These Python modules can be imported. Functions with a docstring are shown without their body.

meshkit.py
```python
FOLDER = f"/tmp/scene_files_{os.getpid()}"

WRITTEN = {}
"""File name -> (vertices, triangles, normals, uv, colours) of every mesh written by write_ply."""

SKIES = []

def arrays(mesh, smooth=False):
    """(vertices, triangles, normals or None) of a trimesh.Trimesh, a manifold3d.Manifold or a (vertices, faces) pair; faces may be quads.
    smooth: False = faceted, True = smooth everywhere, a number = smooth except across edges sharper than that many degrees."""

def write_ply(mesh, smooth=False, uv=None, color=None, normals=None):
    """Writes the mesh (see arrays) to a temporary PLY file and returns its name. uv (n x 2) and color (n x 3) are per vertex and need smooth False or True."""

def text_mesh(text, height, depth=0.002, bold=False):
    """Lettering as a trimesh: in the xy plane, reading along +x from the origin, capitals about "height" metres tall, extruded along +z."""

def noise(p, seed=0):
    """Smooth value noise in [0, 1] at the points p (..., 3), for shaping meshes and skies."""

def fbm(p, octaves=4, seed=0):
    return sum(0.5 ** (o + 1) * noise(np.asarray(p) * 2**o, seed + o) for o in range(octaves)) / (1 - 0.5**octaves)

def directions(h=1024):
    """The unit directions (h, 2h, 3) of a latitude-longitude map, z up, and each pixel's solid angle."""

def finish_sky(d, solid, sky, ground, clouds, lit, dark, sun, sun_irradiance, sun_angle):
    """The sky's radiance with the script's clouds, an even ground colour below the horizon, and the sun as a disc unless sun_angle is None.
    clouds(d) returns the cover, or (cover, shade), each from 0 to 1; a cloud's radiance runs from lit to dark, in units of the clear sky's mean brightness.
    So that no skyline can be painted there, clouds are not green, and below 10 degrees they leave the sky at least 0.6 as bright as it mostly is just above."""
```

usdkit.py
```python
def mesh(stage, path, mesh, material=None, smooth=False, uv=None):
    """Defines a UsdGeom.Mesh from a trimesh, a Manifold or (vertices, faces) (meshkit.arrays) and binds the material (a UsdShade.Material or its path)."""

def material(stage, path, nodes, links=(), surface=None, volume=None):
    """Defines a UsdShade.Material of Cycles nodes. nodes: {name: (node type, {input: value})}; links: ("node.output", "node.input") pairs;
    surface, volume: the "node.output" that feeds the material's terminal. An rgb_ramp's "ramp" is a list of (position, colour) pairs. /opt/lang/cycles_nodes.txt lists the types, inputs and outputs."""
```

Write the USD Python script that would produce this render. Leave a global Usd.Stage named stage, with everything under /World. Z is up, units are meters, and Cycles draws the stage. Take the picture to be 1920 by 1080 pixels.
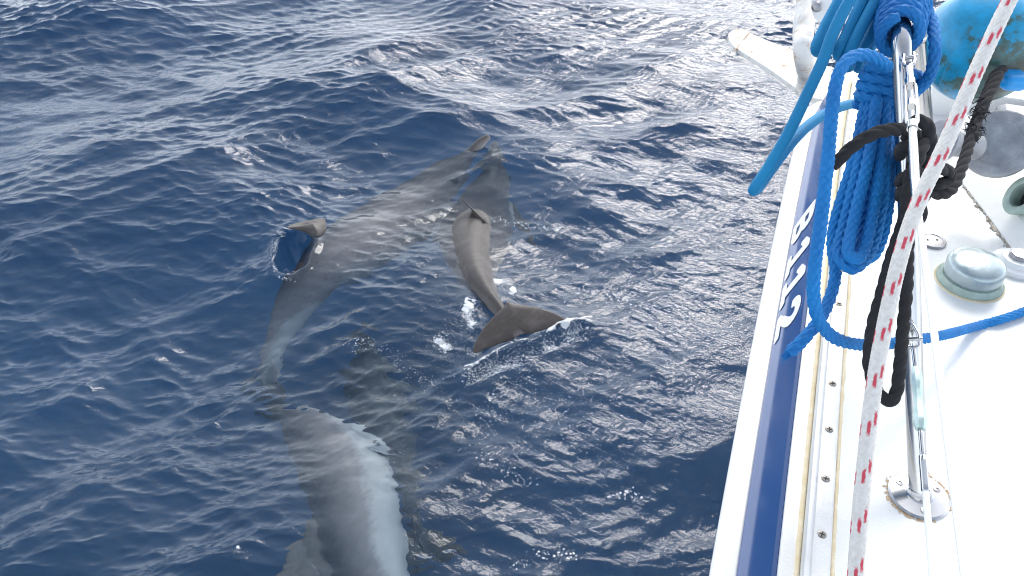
import math
import numpy as np
import trimesh
import manifold3d as m3
from scipy.ndimage import map_coordinates, spline_filter
from scipy.spatial import cKDTree
from pxr import Usd, UsdGeom, UsdLux, UsdShade, Sdf, Gf, Vt
import usdkit
import meshkit

stage = Usd.Stage.CreateInMemory()
UsdGeom.SetStageUpAxis(stage, 'Z')
UsdGeom.SetStageMetersPerUnit(stage, 1.0)
UsdGeom.Xform.Define(stage, '/World')
UsdGeom.Scope.Define(stage, '/World/Looks')

# ------------------------------------------------------------------ camera, sky, sun, exposure
EYE = np.array([0.0, 0.0, 2.4])                 # metres above the sea
PITCH = 40.0                                    # degrees below the horizon
APERTURE, FOCAL = 36.0, 28.8
EXPOSURE = 1.5
SUN_AZ, SUN_EL = math.radians(21.0), math.radians(40.0)     # ahead and a little to the right
SUN_ANGLE, SUN_POWER = 24.0, 0.20
SKY_STRENGTH = 0.12

cam = UsdGeom.Camera.Define(stage, '/World/camera')
cam.AddTranslateOp().Set(Gf.Vec3d(*EYE))
cam.AddRotateXOp().Set(90.0 - PITCH)
cam.CreateHorizontalApertureAttr(APERTURE)
cam.CreateVerticalApertureAttr(APERTURE * 9 / 16)
cam.CreateFocalLengthAttr(FOCAL)
cam.CreateClippingRangeAttr(Gf.Vec2f(0.05, 20000))
cam.CreateExposureAttr(EXPOSURE)

SUN_DIR = np.array([math.sin(SUN_AZ) * math.cos(SUN_EL), math.cos(SUN_AZ) * math.cos(SUN_EL), math.sin(SUN_EL)])
sun = UsdLux.DistantLight.Define(stage, '/World/sun')
sun.CreateIntensityAttr(SUN_POWER)
sun.CreateAngleAttr(SUN_ANGLE)
sun.CreateNormalizeAttr(True)
sun.CreateColorAttr(Gf.Vec3f(1.0, 0.97, 0.92))
zax = SUN_DIR
xax = np.cross([0, 0, 1.0], zax); xax /= np.linalg.norm(xax)
yax = np.cross(zax, xax)
sun.AddTransformOp().Set(Gf.Matrix4d(*xax, 0, *yax, 0, *zax, 0, 0, 0, 30, 1))

sky = UsdLux.DomeLight.Define(stage, '/World/sky')
sky_mat = usdkit.material(stage, '/World/Looks/sky_look', {
    'sky': ('sky_texture', {'sky_type': 'single_scattering', 'sun_disc': False, 'sun_elevation': SUN_EL, 'sun_rotation': SUN_AZ, 'aerosol_density': 2.5}),
    'tc': ('texture_coordinate', {}),
    'nrm': ('vector_math', {'math_type': 'normalize'}),
    'map': ('mapping', {'scale': (1.0, 1.0, 2.6)}),
    'n': ('noise_texture', {'scale': 2.2, 'detail': 7.0, 'roughness': 0.56, 'distortion': 0.3}),
    'cov': ('map_range', {'from_min': 0.36, 'from_max': 0.62, 'to_min': 0.45, 'to_max': 0.97, 'clamp': True}),
    'sep': ('separate_xyz', {}),
    'el': ('rgb_ramp', {'ramp': [(0.0, (6.0, 6.35, 6.8)), (0.22, (5.1, 5.4, 5.8)), (0.42, (2.7, 2.88, 3.15)), (0.60, (1.55, 1.7, 1.92)), (0.80, (1.3, 1.42, 1.62)), (1.0, (1.2, 1.32, 1.5))]}),
    'dot': ('vector_math', {'math_type': 'dot_product', 'vector2': tuple(SUN_DIR)}),
    'cl': ('rgb_ramp', {'ramp': [(0.0, (0.62, 0.63, 0.65)), (0.5, (0.85, 0.85, 0.86)), (0.75, (1.12, 1.12, 1.12)), (0.92, (1.5, 1.49, 1.47)), (1.0, (1.9, 1.87, 1.82))]}),
    'mul': ('vector_math', {'math_type': 'multiply'}),
    'scl': ('vector_math', {'math_type': 'scale', 'scale': 1.62}),
    'mix': ('mix_color', {'use_clamp': False, 'use_clamp_result': False}),
    'bg': ('background_shader', {'strength': SKY_STRENGTH}),
}, [('tc.generated', 'nrm.vector1'), ('nrm.vector', 'map.vector'), ('map.vector', 'n.vector'), ('n.fac', 'cov.value'), ('nrm.vector', 'dot.vector1'),
    ('dot.value', 'cl.fac'), ('nrm.vector', 'sep.vector'), ('sep.z', 'el.fac'), ('cl.color', 'mul.vector1'), ('el.color', 'mul.vector2'), ('mul.vector', 'scl.vector1'), ('cov.result', 'mix.fac'), ('sky.color', 'mix.a'), ('scl.vector', 'mix.b'), ('mix.result', 'bg.color')], surface='bg.background')
UsdShade.MaterialBindingAPI.Apply(sky.GetPrim()).Bind(sky_mat)
sky.GetPrim().SetCustomDataByKey('kind', 'structure')

# ------------------------------------------------------------------ helpers
_p = math.radians(PITCH)
FWD, RIGHT, UP = np.array([0, math.cos(_p), -math.sin(_p)]), np.array([1.0, 0, 0]), np.array([0, math.sin(_p), math.cos(_p)])
FPX = FOCAL / APERTURE * 1920


def ray(px, py):
    return FWD + (px - 960) / FPX * RIGHT - (py - 540) / FPX * UP


def at(px, py, z):
    """Point of the horizontal plane z seen at a pixel of the 1920 x 1080 photograph."""
    d = ray(px, py)
    return EYE + d * ((z - EYE[2]) / d[2])


def dep(px, py, t):
    """Point at distance t (metres along the view axis)."""
    return EYE + ray(px, py) * t


def unit(v):
    v = np.asarray(v, float)
    return v / (np.linalg.norm(v, axis=-1, keepdims=True) + 1e-12)


NAMES = {}


def numbered(parent, name):
    k = NAMES.get((parent, name), 0)
    NAMES[(parent, name)] = k + 1
    return f'{parent}/{name}' if k == 0 else f'{parent}/{name}_{k:03d}'


def thing(name, label, cat, group=None):
    x = UsdGeom.Xform.Define(stage, numbered('/World', name))
    tag(x.GetPrim(), label, cat, group)
    return str(x.GetPath())


def tag(p, label=None, cat=None, group=None, kind=None):
    for k, v in (('label', label), ('category', cat), ('group', group), ('kind', kind)):
        if v:
            p.SetCustomDataByKey(k, v)


def obj(name, mesh, mat, parent='/World', smooth=False, label=None, cat=None, group=None, kind=None, uv=None, prim=None):
    m = usdkit.mesh(stage, numbered(parent, name), mesh, mat, smooth, uv)
    for k, v in (prim or {}).items():
        v = np.asarray(v, np.float32)
        pv = UsdGeom.PrimvarsAPI(m).CreatePrimvar(k, Sdf.ValueTypeNames.FloatArray if v.ndim == 1 else Sdf.ValueTypeNames.Color3fArray, 'vertex')
        pv.Set(Vt.FloatArray.FromNumpy(v) if v.ndim == 1 else Vt.Vec3fArray.FromNumpy(v))
    tag(m.GetPrim(), label, cat, group, kind)
    return str(m.GetPath())


def spline(pts, n):
    """Catmull-Rom through the points, resampled evenly to n points."""
    p = np.asarray(pts, float)
    q = np.vstack([2 * p[0] - p[1], p, 2 * p[-1] - p[-2]])
    out = []
    for i in range(len(p) - 1):
        a, b, c, d = q[i:i + 4]
        t = np.linspace(0, 1, 24, endpoint=False)[:, None]
        out.append(0.5 * (2 * b + (c - a) * t + (2 * a - 5 * b + 4 * c - d) * t ** 2 + (3 * b - a - 3 * c + d) * t ** 3))
    out = np.vstack(out + [p[-1:]])
    s = np.r_[0, np.cumsum(np.linalg.norm(np.diff(out, axis=0), axis=1))]
    u = np.linspace(0, s[-1], n)
    return np.stack([np.interp(u, s, out[:, k]) for k in range(p.shape[1])], 1), s[-1]


def frames(c):
    t = unit(np.gradient(c, axis=0))
    a = np.zeros_like(c)
    v = np.cross(t[0], [0.31, 0.2, 0.93]); a[0] = v / np.linalg.norm(v)
    for i in range(1, len(c)):
        v = a[i - 1] - t[i] * (a[i - 1] @ t[i]); a[i] = v / np.linalg.norm(v)
    return t, a, np.cross(t, a)


def skin(rings):
    """Closed surface through rings (n, m, 3), with fanned ends."""
    n, m = rings.shape[:2]
    v = np.vstack([rings.reshape(-1, 3), rings[0].mean(0), rings[-1].mean(0)])
    i, j = np.meshgrid(np.arange(n - 1), np.arange(m), indexing='ij')
    q = np.stack([i * m + j, i * m + (j + 1) % m, (i + 1) * m + (j + 1) % m, (i + 1) * m + j], -1).reshape(-1, 4)
    f = np.vstack([q[:, [0, 1, 2]], q[:, [0, 2, 3]],
                   np.stack([np.full(m, n * m), (np.arange(m) + 1) % m, np.arange(m)], 1),
                   np.stack([np.full(m, n * m + 1), (n - 1) * m + np.arange(m), (n - 1) * m + (np.arange(m) + 1) % m], 1)])
    return v, f


def tube(pts, r, m=20, step=0.01, raw=False):
    c = np.asarray(pts, float) if raw else None
    if c is None:
        length = np.linalg.norm(np.diff(np.asarray(pts, float), axis=0), axis=1).sum()
        c, _ = spline(pts, max(4, int(length / step)))
    t, a, b = frames(c)
    th = np.arange(m) * 2 * np.pi / m
    rr = np.broadcast_to(np.interp(np.linspace(0, 1, len(c)), np.linspace(0, 1, np.size(r)), np.atleast_1d(r)), (len(c),))[:, None, None]
    rings = c[:, None] + rr * (np.cos(th)[None, :, None] * a[:, None] + np.sin(th)[None, :, None] * b[:, None])
    return trimesh.Trimesh(*skin(rings), process=False)


def rope(pts, r, kind='braid', m=28, step=0.0022, seed=0):
    """A rope with its plaiting as relief; returns (mesh, u, v): u round it in turns, v along it in metres."""
    length = np.linalg.norm(np.diff(np.asarray(pts, float), axis=0), axis=1).sum()
    c, length = spline(pts, max(8, int(length / step)))
    t, a, b = frames(c)
    s = np.linspace(0, length, len(c))[:, None]
    th = (np.arange(m) * 2 * np.pi / m)[None]
    wob = (meshkit.noise(np.stack([s * 35, s * 0 + seed, s * 0 + 0.5], -1), seed) - 0.5) * 0.10
    if kind == 'braid':
        u, v = th / (2 * np.pi) * 6, s / (r * 1.9)
        h = np.abs(np.sin(np.pi * (u + v))) * np.abs(np.sin(np.pi * (u - v)))
        rr = r * (0.79 + 0.33 * h ** 0.7 + wob)
    elif kind == 'laid':
        ph = 1.5 * (th - 2 * np.pi * s / (r * 7.5))
        rr = r * (0.80 + 0.26 * np.abs(np.cos(ph)) ** 0.8 + wob * 0.8)
        fib = np.sin(26 * (th + 2 * np.pi * s / (r * 7.0)))
        rr = rr * (1 + 0.015 * fib)
    else:
        u, v = th / (2 * np.pi) * 12, s / (r * 1.0)
        rr = r * (0.93 + 0.10 * (np.abs(np.sin(np.pi * (u + v))) * np.abs(np.sin(np.pi * (u - v)))) + wob * 0.4)
    taper = np.minimum(1, np.minimum(np.arange(len(c)), np.arange(len(c))[::-1]) / 3.0 * 0.3 + 0.7)[:, None]
    rr = np.broadcast_to(rr * taper, (len(c), m))
    rings = c[:, None] + rr[..., None] * (np.cos(th)[..., None] * a[:, None] + np.sin(th)[..., None] * b[:, None])
    mesh = trimesh.Trimesh(*skin(rings), process=False)
    uu = np.r_[np.broadcast_to(th / (2 * np.pi), (len(c), m)).ravel(), 0, 0]
    vv = np.r_[np.broadcast_to(s, (len(c), m)).ravel(), 0, length]
    return mesh, uu, vv


def mat(name, color, rough=0.5, metallic=0.0, noise=None, bump=None, **kw):
    """Principled material; noise = (scale, amount, second colour), bump = (scale, distance)."""
    nodes = {'p': ('principled_bsdf', {'base_color': color, 'roughness': rough, 'metallic': metallic, **kw}), 'tc': ('geometry', {})}
    links = []
    if noise:
        nodes['n'] = ('noise_texture', {'scale': noise[0], 'detail': 6.0, 'roughness': 0.6})
        nodes['r'] = ('rgb_ramp', {'ramp': [(0.5 - noise[1], color), (0.5 + noise[1], noise[2])]})
        links += [('tc.position', 'n.vector'), ('n.fac', 'r.fac'), ('r.color', 'p.base_color')]
    if bump:
        nodes['bn'] = ('noise_texture', {'scale': bump[0], 'detail': 4.0})
        nodes['b'] = ('bump', {'strength': 1.0, 'distance': bump[1]})
        links += [('tc.position', 'bn.vector'), ('bn.fac', 'b.height'), ('b.normal', 'p.normal')]
    return usdkit.material(stage, '/World/Looks/' + name, nodes, links, surface='p.BSDF')


# ------------------------------------------------------------------ the sea
rng = np.random.default_rng(7)


def wave_tile(n, size, bands, seed):
    """Periodic height field (n x n over size metres) and its sideways pull; bands: (wavelength, spread in octaves, rms slope, direction of travel in degrees, angular spread)."""
    g = np.random.default_rng(seed)
    k1 = np.fft.fftfreq(n, size / n) * 2 * np.pi
    kx, ky = np.meshgrid(k1, k1, indexing='ij')
    k = np.hypot(kx, ky); k[0, 0] = 1
    ang = np.arctan2(ky, kx)
    h = np.zeros((n, n)); dx = np.zeros((n, n)); dy = np.zeros((n, n))
    for lam, octv, slope, direction, spread in bands:
        w = np.exp(-0.5 * (np.log2(k * lam / (2 * np.pi)) / octv) ** 2) / k ** 2
        da = np.angle(np.exp(1j * (ang - math.radians(direction))))
        w = w * np.exp(-0.5 * (da / math.radians(spread)) ** 2)
        w[0, 0] = 0
        spec = np.fft.fft2(g.standard_normal((n, n))) * w
        hh = np.fft.ifft2(spec)
        sx, sy = np.fft.ifft2(1j * kx * spec).real, np.fft.ifft2(1j * ky * spec).real
        scale = slope / math.sqrt((sx ** 2 + sy ** 2).mean())
        h += hh.real * scale
        dx += np.fft.ifft2(1j * kx / k * spec).real * scale
        dy += np.fft.ifft2(1j * ky / k * spec).real * scale
    return h, dx, dy


BIG = 16.0
big = wave_tile(768, BIG, [(2.6, 0.35, 0.085, -60, 26), (1.2, 0.38, 0.120, -122, 22)], 11)
MID = 9.7
mid = wave_tile(768, MID, [(0.55, 0.40, 0.118, -58, 24), (0.28, 0.40, 0.085, -112, 32)], 23)
SMALL = 4.1
small = wave_tile(640, SMALL, [(0.14, 0.4, 0.115, -66, 24), (0.072, 0.4, 0.13, -108, 26), (0.036, 0.4, 0.11, -80, 36)], 5)


big = [spline_filter(a, 3, mode='grid-wrap') for a in big]
mid = [spline_filter(a, 3, mode='grid-wrap') for a in mid]
small = [spline_filter(a, 3, mode='grid-wrap') for a in small]


def tile(a, size, x, y):
    n = a.shape[0]
    return map_coordinates(a, [np.mod(x, size) / size * n, np.mod(y, size) / size * n], order=3, mode='grid-wrap', prefilter=False)


HOLE = at(545, 474, 0.0)
SWIRL = at(1085, 770, 0.0)
WAKE = [at(px, py, 0.0) for px, py in ((868, 712), (905, 690), (960, 668), (1020, 645), (1060, 625), (1100, 612))]


def bumps(x, y):
    """Local shapes of the surface: the hollow behind the fin, the lip pushed up by the tail."""
    h = np.zeros_like(x)
    e = np.hypot((x - HOLE[0]) / 0.095, (y - HOLE[1]) / 0.18)
    e = e + 0.30 * (meshkit.fbm(np.stack([x * 13, y * 13, x * 0], -1), 3, 6) - .5)
    h -= (0.12 + 0.03 * (meshkit.fbm(np.stack([x * 40, y * 40, x * 0], -1), 3, 8) - .5)) * np.clip(1.1 - e, 0, 1) ** 0.8 * (e < 1.1)
    h += 0.012 * np.exp(-((e - 1.25) / 0.22) ** 2)
    rr = np.hypot(x - SWIRL[0], (y - SWIRL[1]) * .9) + .16 * (meshkit.fbm(np.stack([x * 3, y * 3, x * 0], -1), 3, 17) - .5)
    arc = np.clip(2.2 * meshkit.fbm(np.stack([x * 2.2, y * 2.2, x * 0], -1), 2, 12) - .75, 0, 1)
    h += arc * (0.0022 * np.cos(2 * np.pi * rr / 0.075) + 0.0032 * np.cos(2 * np.pi * rr / 0.19)) * np.exp(-((rr - .48) / .26) ** 2)
    w = np.vstack([np.linspace(WAKE[i], WAKE[i + 1], 12) for i in range(len(WAKE) - 1)])[:, :2]
    near = (x > w[:, 0].min() - .3) & (x < w[:, 0].max() + .3) & (y > w[:, 1].min() - .3) & (y < w[:, 1].max() + .3)
    if near.any():
        d, _ = cKDTree(w).query(np.stack([x[near], y[near]], 1))
        h[near] += 0.030 * np.exp(-(d / 0.035) ** 2)
    return h


SLICK = np.vstack([np.linspace(a_, b_, 16) for a_, b_ in ((at(870, 294, -.05), at(712, 428, -.1)), (at(712, 428, -.1), at(604, 500, -.1)), (at(560, 560, -.1), at(515, 700, -.2)), (at(566, 796, -.1), at(655, 925, -.1)),
                                                        (at(655, 925, -.1), at(700, 1080, -.1)), (at(905, 380, -.1), at(893, 500, 0)))])[:, :2]
SLICK_TREE = cKDTree(SLICK)


def slick(x, y):
    """1 on open water, less where a body just under the surface smooths the ripples."""
    d, _ = SLICK_TREE.query(np.stack([x, y], 1), distance_upper_bound=1.0)
    return 1 - 0.72 * np.exp(-(np.minimum(d, 9.0) / 0.20) ** 2)


def sea_height(x, y, fine=True):
    """Height and sideways shift of the surface."""
    r = np.hypot(x, y - 3)
    fade = np.clip((26 - r) / 12, 0, 1) * (1 - 0.72 * np.exp(-((x + 0.50) / 0.80) ** 2 - ((y - 3.2) / 0.95) ** 2))
    lull = np.exp(-((x + 1.5) / 1.3) ** 2 - ((y - 1.3) / 1.2) ** 2)                # a lull off the quarter
    calm = np.clip(-0.05 + 2.1 * meshkit.fbm(np.stack([x * 0.9 + 3, y * 0.7, x * 0], -1), 3, 4) - 0.3 * lull, 0.2, 1.5)
    puff = np.clip(0.0 + 2.0 * meshkit.fbm(np.stack([x * 0.6 - 9, y * 0.5, x * 0], -1), 3, 14) - 0.35 * lull, 0.2, 1.4) * fade
    h = tile(big[0], BIG, x, y) * fade
    dx = tile(big[1], BIG, x, y) * fade
    dy = tile(big[2], BIG, x, y) * fade
    puff_ = puff * (0.35 + 0.65 * slick(x, y))
    h = h + tile(mid[0], MID, x, y) * puff_
    dx = dx + tile(mid[1], MID, x, y) * puff_
    dy = dy + tile(mid[2], MID, x, y) * puff_
    if fine:
        f2 = np.clip((10.5 - r) / 2.0, 0, 1) * calm * slick(x, y)
        h = h + tile(small[0], SMALL, x, y) * f2
        dx = dx + tile(small[1], SMALL, x, y) * f2
        dy = dy + tile(small[2], SMALL, x, y) * f2
    h = h + bumps(x, y)
    return h, dx, dy


def surf(x, y, fine=True):
    """Height of the surface over a place, its sideways shift undone."""
    x, y = np.atleast_1d(np.asarray(x, float)), np.atleast_1d(np.asarray(y, float))
    u, v = x.copy(), y.copy()
    for _ in range(3):
        h, dx, dy = sea_height(u, v, fine)
        u, v = x - CHOP * dx, y - CHOP * dy
    return sea_height(u, v, fine)[0]


def afloat(px, py, dz):
    """Point seen at a pixel, dz above the local water; below it, where the bent line of sight meets that depth."""
    h = 0.0
    for _ in range(6):
        p = at(px, py, h + max(dz, 0.0))
        h = 0.5 * h + 0.5 * float(sea_height(p[:1], p[1:2], False)[0][0] - bumps(p[:1], p[1:2])[0])
    p = at(px, py, h + max(dz, 0.0))
    if dz < 0:
        d = unit(ray(px, py))
        side = d[:2] / 1.333
        p = p + np.array([*side, -math.sqrt(1 - side @ side)]) * (-dz / math.sqrt(1 - side @ side))
    return p


CHOP = 0.95


def stretched(lo, hi, core, out_to, grow=1.22):
    """Coordinates: evenly dense from lo to hi (core gives them), then ever wider out to +-out_to."""
    c = list(core)
    step = c[1] - c[0]; left = []
    x = c[0]
    while x > -out_to:
        step *= grow; x -= step; left.append(x)
    step = c[-1] - c[-2]; right = []
    x = c[-1]
    while x < out_to:
        step *= grow; x += step; right.append(x)
    return np.array(left[::-1] + c + right)


yc = [1.05]
while yc[-1] < 7.2:
    yc.append(yc[-1] + 0.0055 + 0.0016 * (yc[-1] - 1.05))
X = stretched(0, 0, np.arange(-4.6, 2.9, 0.0095), 3000, 1.10)
Y = stretched(0, 0, yc, 3000, 1.10)
gx, gy = np.meshgrid(X, Y, indexing='ij')
hz, hx, hy = sea_height(gx.ravel(), gy.ravel())
sv = np.stack([gx.ravel() + CHOP * hx, gy.ravel() + CHOP * hy, hz], 1)
nx, ny = len(X), len(Y)
i, j = np.meshgrid(np.arange(nx - 1), np.arange(ny - 1), indexing='ij')
q = np.stack([i * ny + j, (i + 1) * ny + j, (i + 1) * ny + j + 1, i * ny + j + 1], -1).reshape(-1, 4)
# closed below, so that the water is a body with a volume
edge = np.r_[np.arange(nx) * ny, (nx - 1) * ny + np.arange(1, ny), (np.arange(nx - 1)[::-1]) * ny + ny - 1, np.arange(1, ny - 1)[::-1]]
DEEP = -1.35                                    # below this the water is thick enough to be one blue glow
low = sv[edge].copy(); low[:, 2] = DEEP
base = len(sv)
ne = len(edge)
k = np.arange(ne); k2 = (k + 1) % ne
side = np.vstack([np.stack([edge[k], base + k, base + k2], 1), np.stack([edge[k], base + k2, edge[k2]], 1)])
centre = base + ne
bottom = np.stack([np.full(ne, centre), base + k2, base + k], 1)
sea_v = np.vstack([sv, low, [[0, 0, DEEP]]])
sea_f = np.vstack([q[:, [0, 1, 2]], q[:, [0, 2, 3]], side[:, [0, 1, 2]], bottom])

sea_mat = usdkit.material(stage, '/World/Looks/sea_water', {
    'g': ('geometry', {}),
    'rp': ('attribute', {'attribute': 'ripple'}),
    'map': ('mapping', {'mapping_type': 'texture', 'rotation': (0, 0, -0.5), 'scale': (2.4, 0.85, 1.0)}),
    'map2': ('mapping', {'mapping_type': 'texture', 'rotation': (0, 0, 0.55), 'scale': (2.2, 0.9, 1.0)}),
    'n1': ('noise_texture', {'scale': 40.0, 'detail': 3.0, 'roughness': 0.55, 'distortion': 0.5}),
    'b1': ('bump', {'strength': 1.0, 'distance': 0.0065}),
    'n2': ('noise_texture', {'scale': 62.0, 'detail': 2.0, 'roughness': 0.5, 'distortion': 0.4}),
    'b2': ('bump', {'strength': 1.0, 'distance': 0.0034}),
    'gl': ('glossy_bsdf', {'color': (1, 1, 1), 'roughness': 0.035, 'distribution': 'ggx'}),
    'tr': ('refraction_bsdf', {'color': (1, 1, 1), 'IOR': 1.333, 'roughness': 0.0}),
    'fr': ('fresnel', {'IOR': 1.333}),
    'mx': ('mix_closure', {}),
    'up': ('diffuse_bsdf', {'color': (0.09, 0.18, 0.28)}),                  # light welling up from the depth
    'body': ('mix_closure', {'fac': 0.05}),
    'vol': ('absorption_volume', {'color': (0.66, 0.86, 0.96), 'density': 1.1}),
}, [('g.position', 'map.vector'), ('map.vector', 'n1.vector'), ('n1.fac', 'b1.height'), ('rp.fac', 'b1.strength'), ('rp.fac', 'b2.strength'), ('g.position', 'map2.vector'), ('map2.vector', 'n2.vector'), ('n2.fac', 'b2.height'), ('b1.normal', 'b2.normal'), ('b2.normal', 'gl.normal'), ('fr.fac', 'mx.fac'), ('tr.BSDF', 'body.closure1'), ('up.BSDF', 'body.closure2'), ('body.closure', 'mx.closure1'), ('gl.BSDF', 'mx.closure2')],
    surface='mx.closure', volume='vol.volume')
gust = meshkit.fbm(np.stack([gx.ravel() * .9, gy.ravel() * .9, hz * 0], -1), 3, 9)
rip = np.r_[slick(gx.ravel(), gy.ravel()) * np.clip(-.1 + 1.75 * gust, 0, 1.5) / 1.5, np.zeros(ne + 1)]
obj('sea', (sea_v, sea_f), sea_mat, smooth=True, kind='structure', label='choppy dark blue open sea with white sky glare', prim={'ripple': rip})

E_ = 2900.0
deep_mat = usdkit.material(stage, '/World/Looks/deep_water', {'d': ('diffuse_bsdf', {'color': (0.056, 0.100, 0.168)})}, surface='d.BSDF')
obj('deep_water', (np.array([[-E_, -E_, DEEP + .02], [E_, -E_, DEEP + .02], [E_, E_, DEEP + .02], [-E_, E_, DEEP + .02]]), np.array([[0, 1, 2], [0, 2, 3]])), deep_mat, kind='structure', label='deep turbid blue water under the waves')

# ------------------------------------------------------------------ dolphins
dolphin_skin = usdkit.material(stage, '/World/Looks/dolphin_skin', {
    'a': ('attribute', {'attribute': 'belly'}),
    'g': ('geometry', {}),
    'n': ('noise_texture', {'scale': 9.0, 'detail': 6.0, 'roughness': 0.65}),
    'n2': ('noise_texture', {'scale': 60.0, 'detail': 3.0}),
    'mp': ('mapping', {'mapping_type': 'texture', 'rotation': (0, 0, 0.8), 'scale': (6.0, 1.0, 1.0)}),
    'n3': ('noise_texture', {'scale': 55.0, 'detail': 4.0, 'roughness': 0.7}),
    'scr': ('math', {'math_type': 'multiply_add', 'value2': 0.22}),
    'off': ('math', {'math_type': 'multiply_add', 'value2': 0.34, 'value3': -0.28}),
    'sum': ('math', {'math_type': 'add'}),
    'r': ('rgb_ramp', {'ramp': [(0.0, (0.062, 0.055, 0.052)), (0.20, (0.135, 0.122, 0.117)), (0.40, (0.20, 0.182, 0.176)), (0.62, (0.31, 0.29, 0.283)), (0.80, (0.60, 0.60, 0.59)), (1.0, (0.72, 0.72, 0.70))]}),
    'b': ('bump', {'strength': 0.6, 'distance': 0.001}),
    'p': ('principled_bsdf', {'roughness': 0.40, 'ior': 1.28}),
}, [('g.position', 'n.vector'), ('g.position', 'n2.vector'), ('n.fac', 'off.value1'), ('g.position', 'mp.vector'), ('mp.vector', 'n3.vector'), ('n3.fac', 'scr.value1'), ('off.value', 'scr.value3'), ('scr.value', 'sum.value1'), ('a.fac', 'sum.value2'), ('sum.value', 'r.fac'), ('r.color', 'p.base_color'), ('n2.fac', 'b.height'), ('b.normal', 'p.normal')], surface='p.BSDF')
eye_mat = mat('dolphin_eye', (0.01, 0.01, 0.012), 0.1)

# along the body: fraction of length, half height, half width (fractions of length)
PROFILE = np.array([(0.000, .006, .007), (0.012, .014, .016), (0.045, .019, .022), (0.085, .025, .029), (0.105, .040, .040), (0.135, .058, .052), (0.19, .073, .066), (0.28, .090, .083), (0.38, .100, .093),
                    (0.46, .100, .092), (0.55, .090, .080), (0.64, .072, .060), (0.72, .055, .043), (0.80, .040, .028), (0.87, .029, .017), (0.93, .021, .010), (0.97, .012, .007), (1.0, .005, .004)])


def to_manifold(v, f):
    return m3.Manifold(m3.Mesh(np.asarray(v, np.float32), np.asarray(f, np.uint32)))


def fin(outline, thick, root, along, out, normal):
    """A fin as a lens-shaped plate: outline (x along the root, y outwards)."""
    o, _ = spline(np.vstack([outline, outline[:1]]), 60)
    o = o[:-1]
    c = o.mean(0)
    rings = []
    levels = [(1.0, -0.0), (0.97, 0.35), (0.85, 0.7), (0.6, 0.95), (0.25, 1.0)]
    seq = [(s, -h) for s, h in levels[::-1]] + [(s, h) for s, h in levels[1:]]
    for s, h in seq:
        p = c + (o - c) * s
        tip = np.clip(1.15 - o[:, 1] / max(o[:, 1].max(), 1e-6), 0.18, 1)
        rings.append(root + p[:, :1] * along + p[:, 1:] * out + (h * thick * tip)[:, None] * normal)
    v, f = skin(np.array(rings))
    m = trimesh.Trimesh(v, f, process=False)
    if m.volume < 0:
        m.invert()
    return to_manifold(m.vertices, m.faces)


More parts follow.
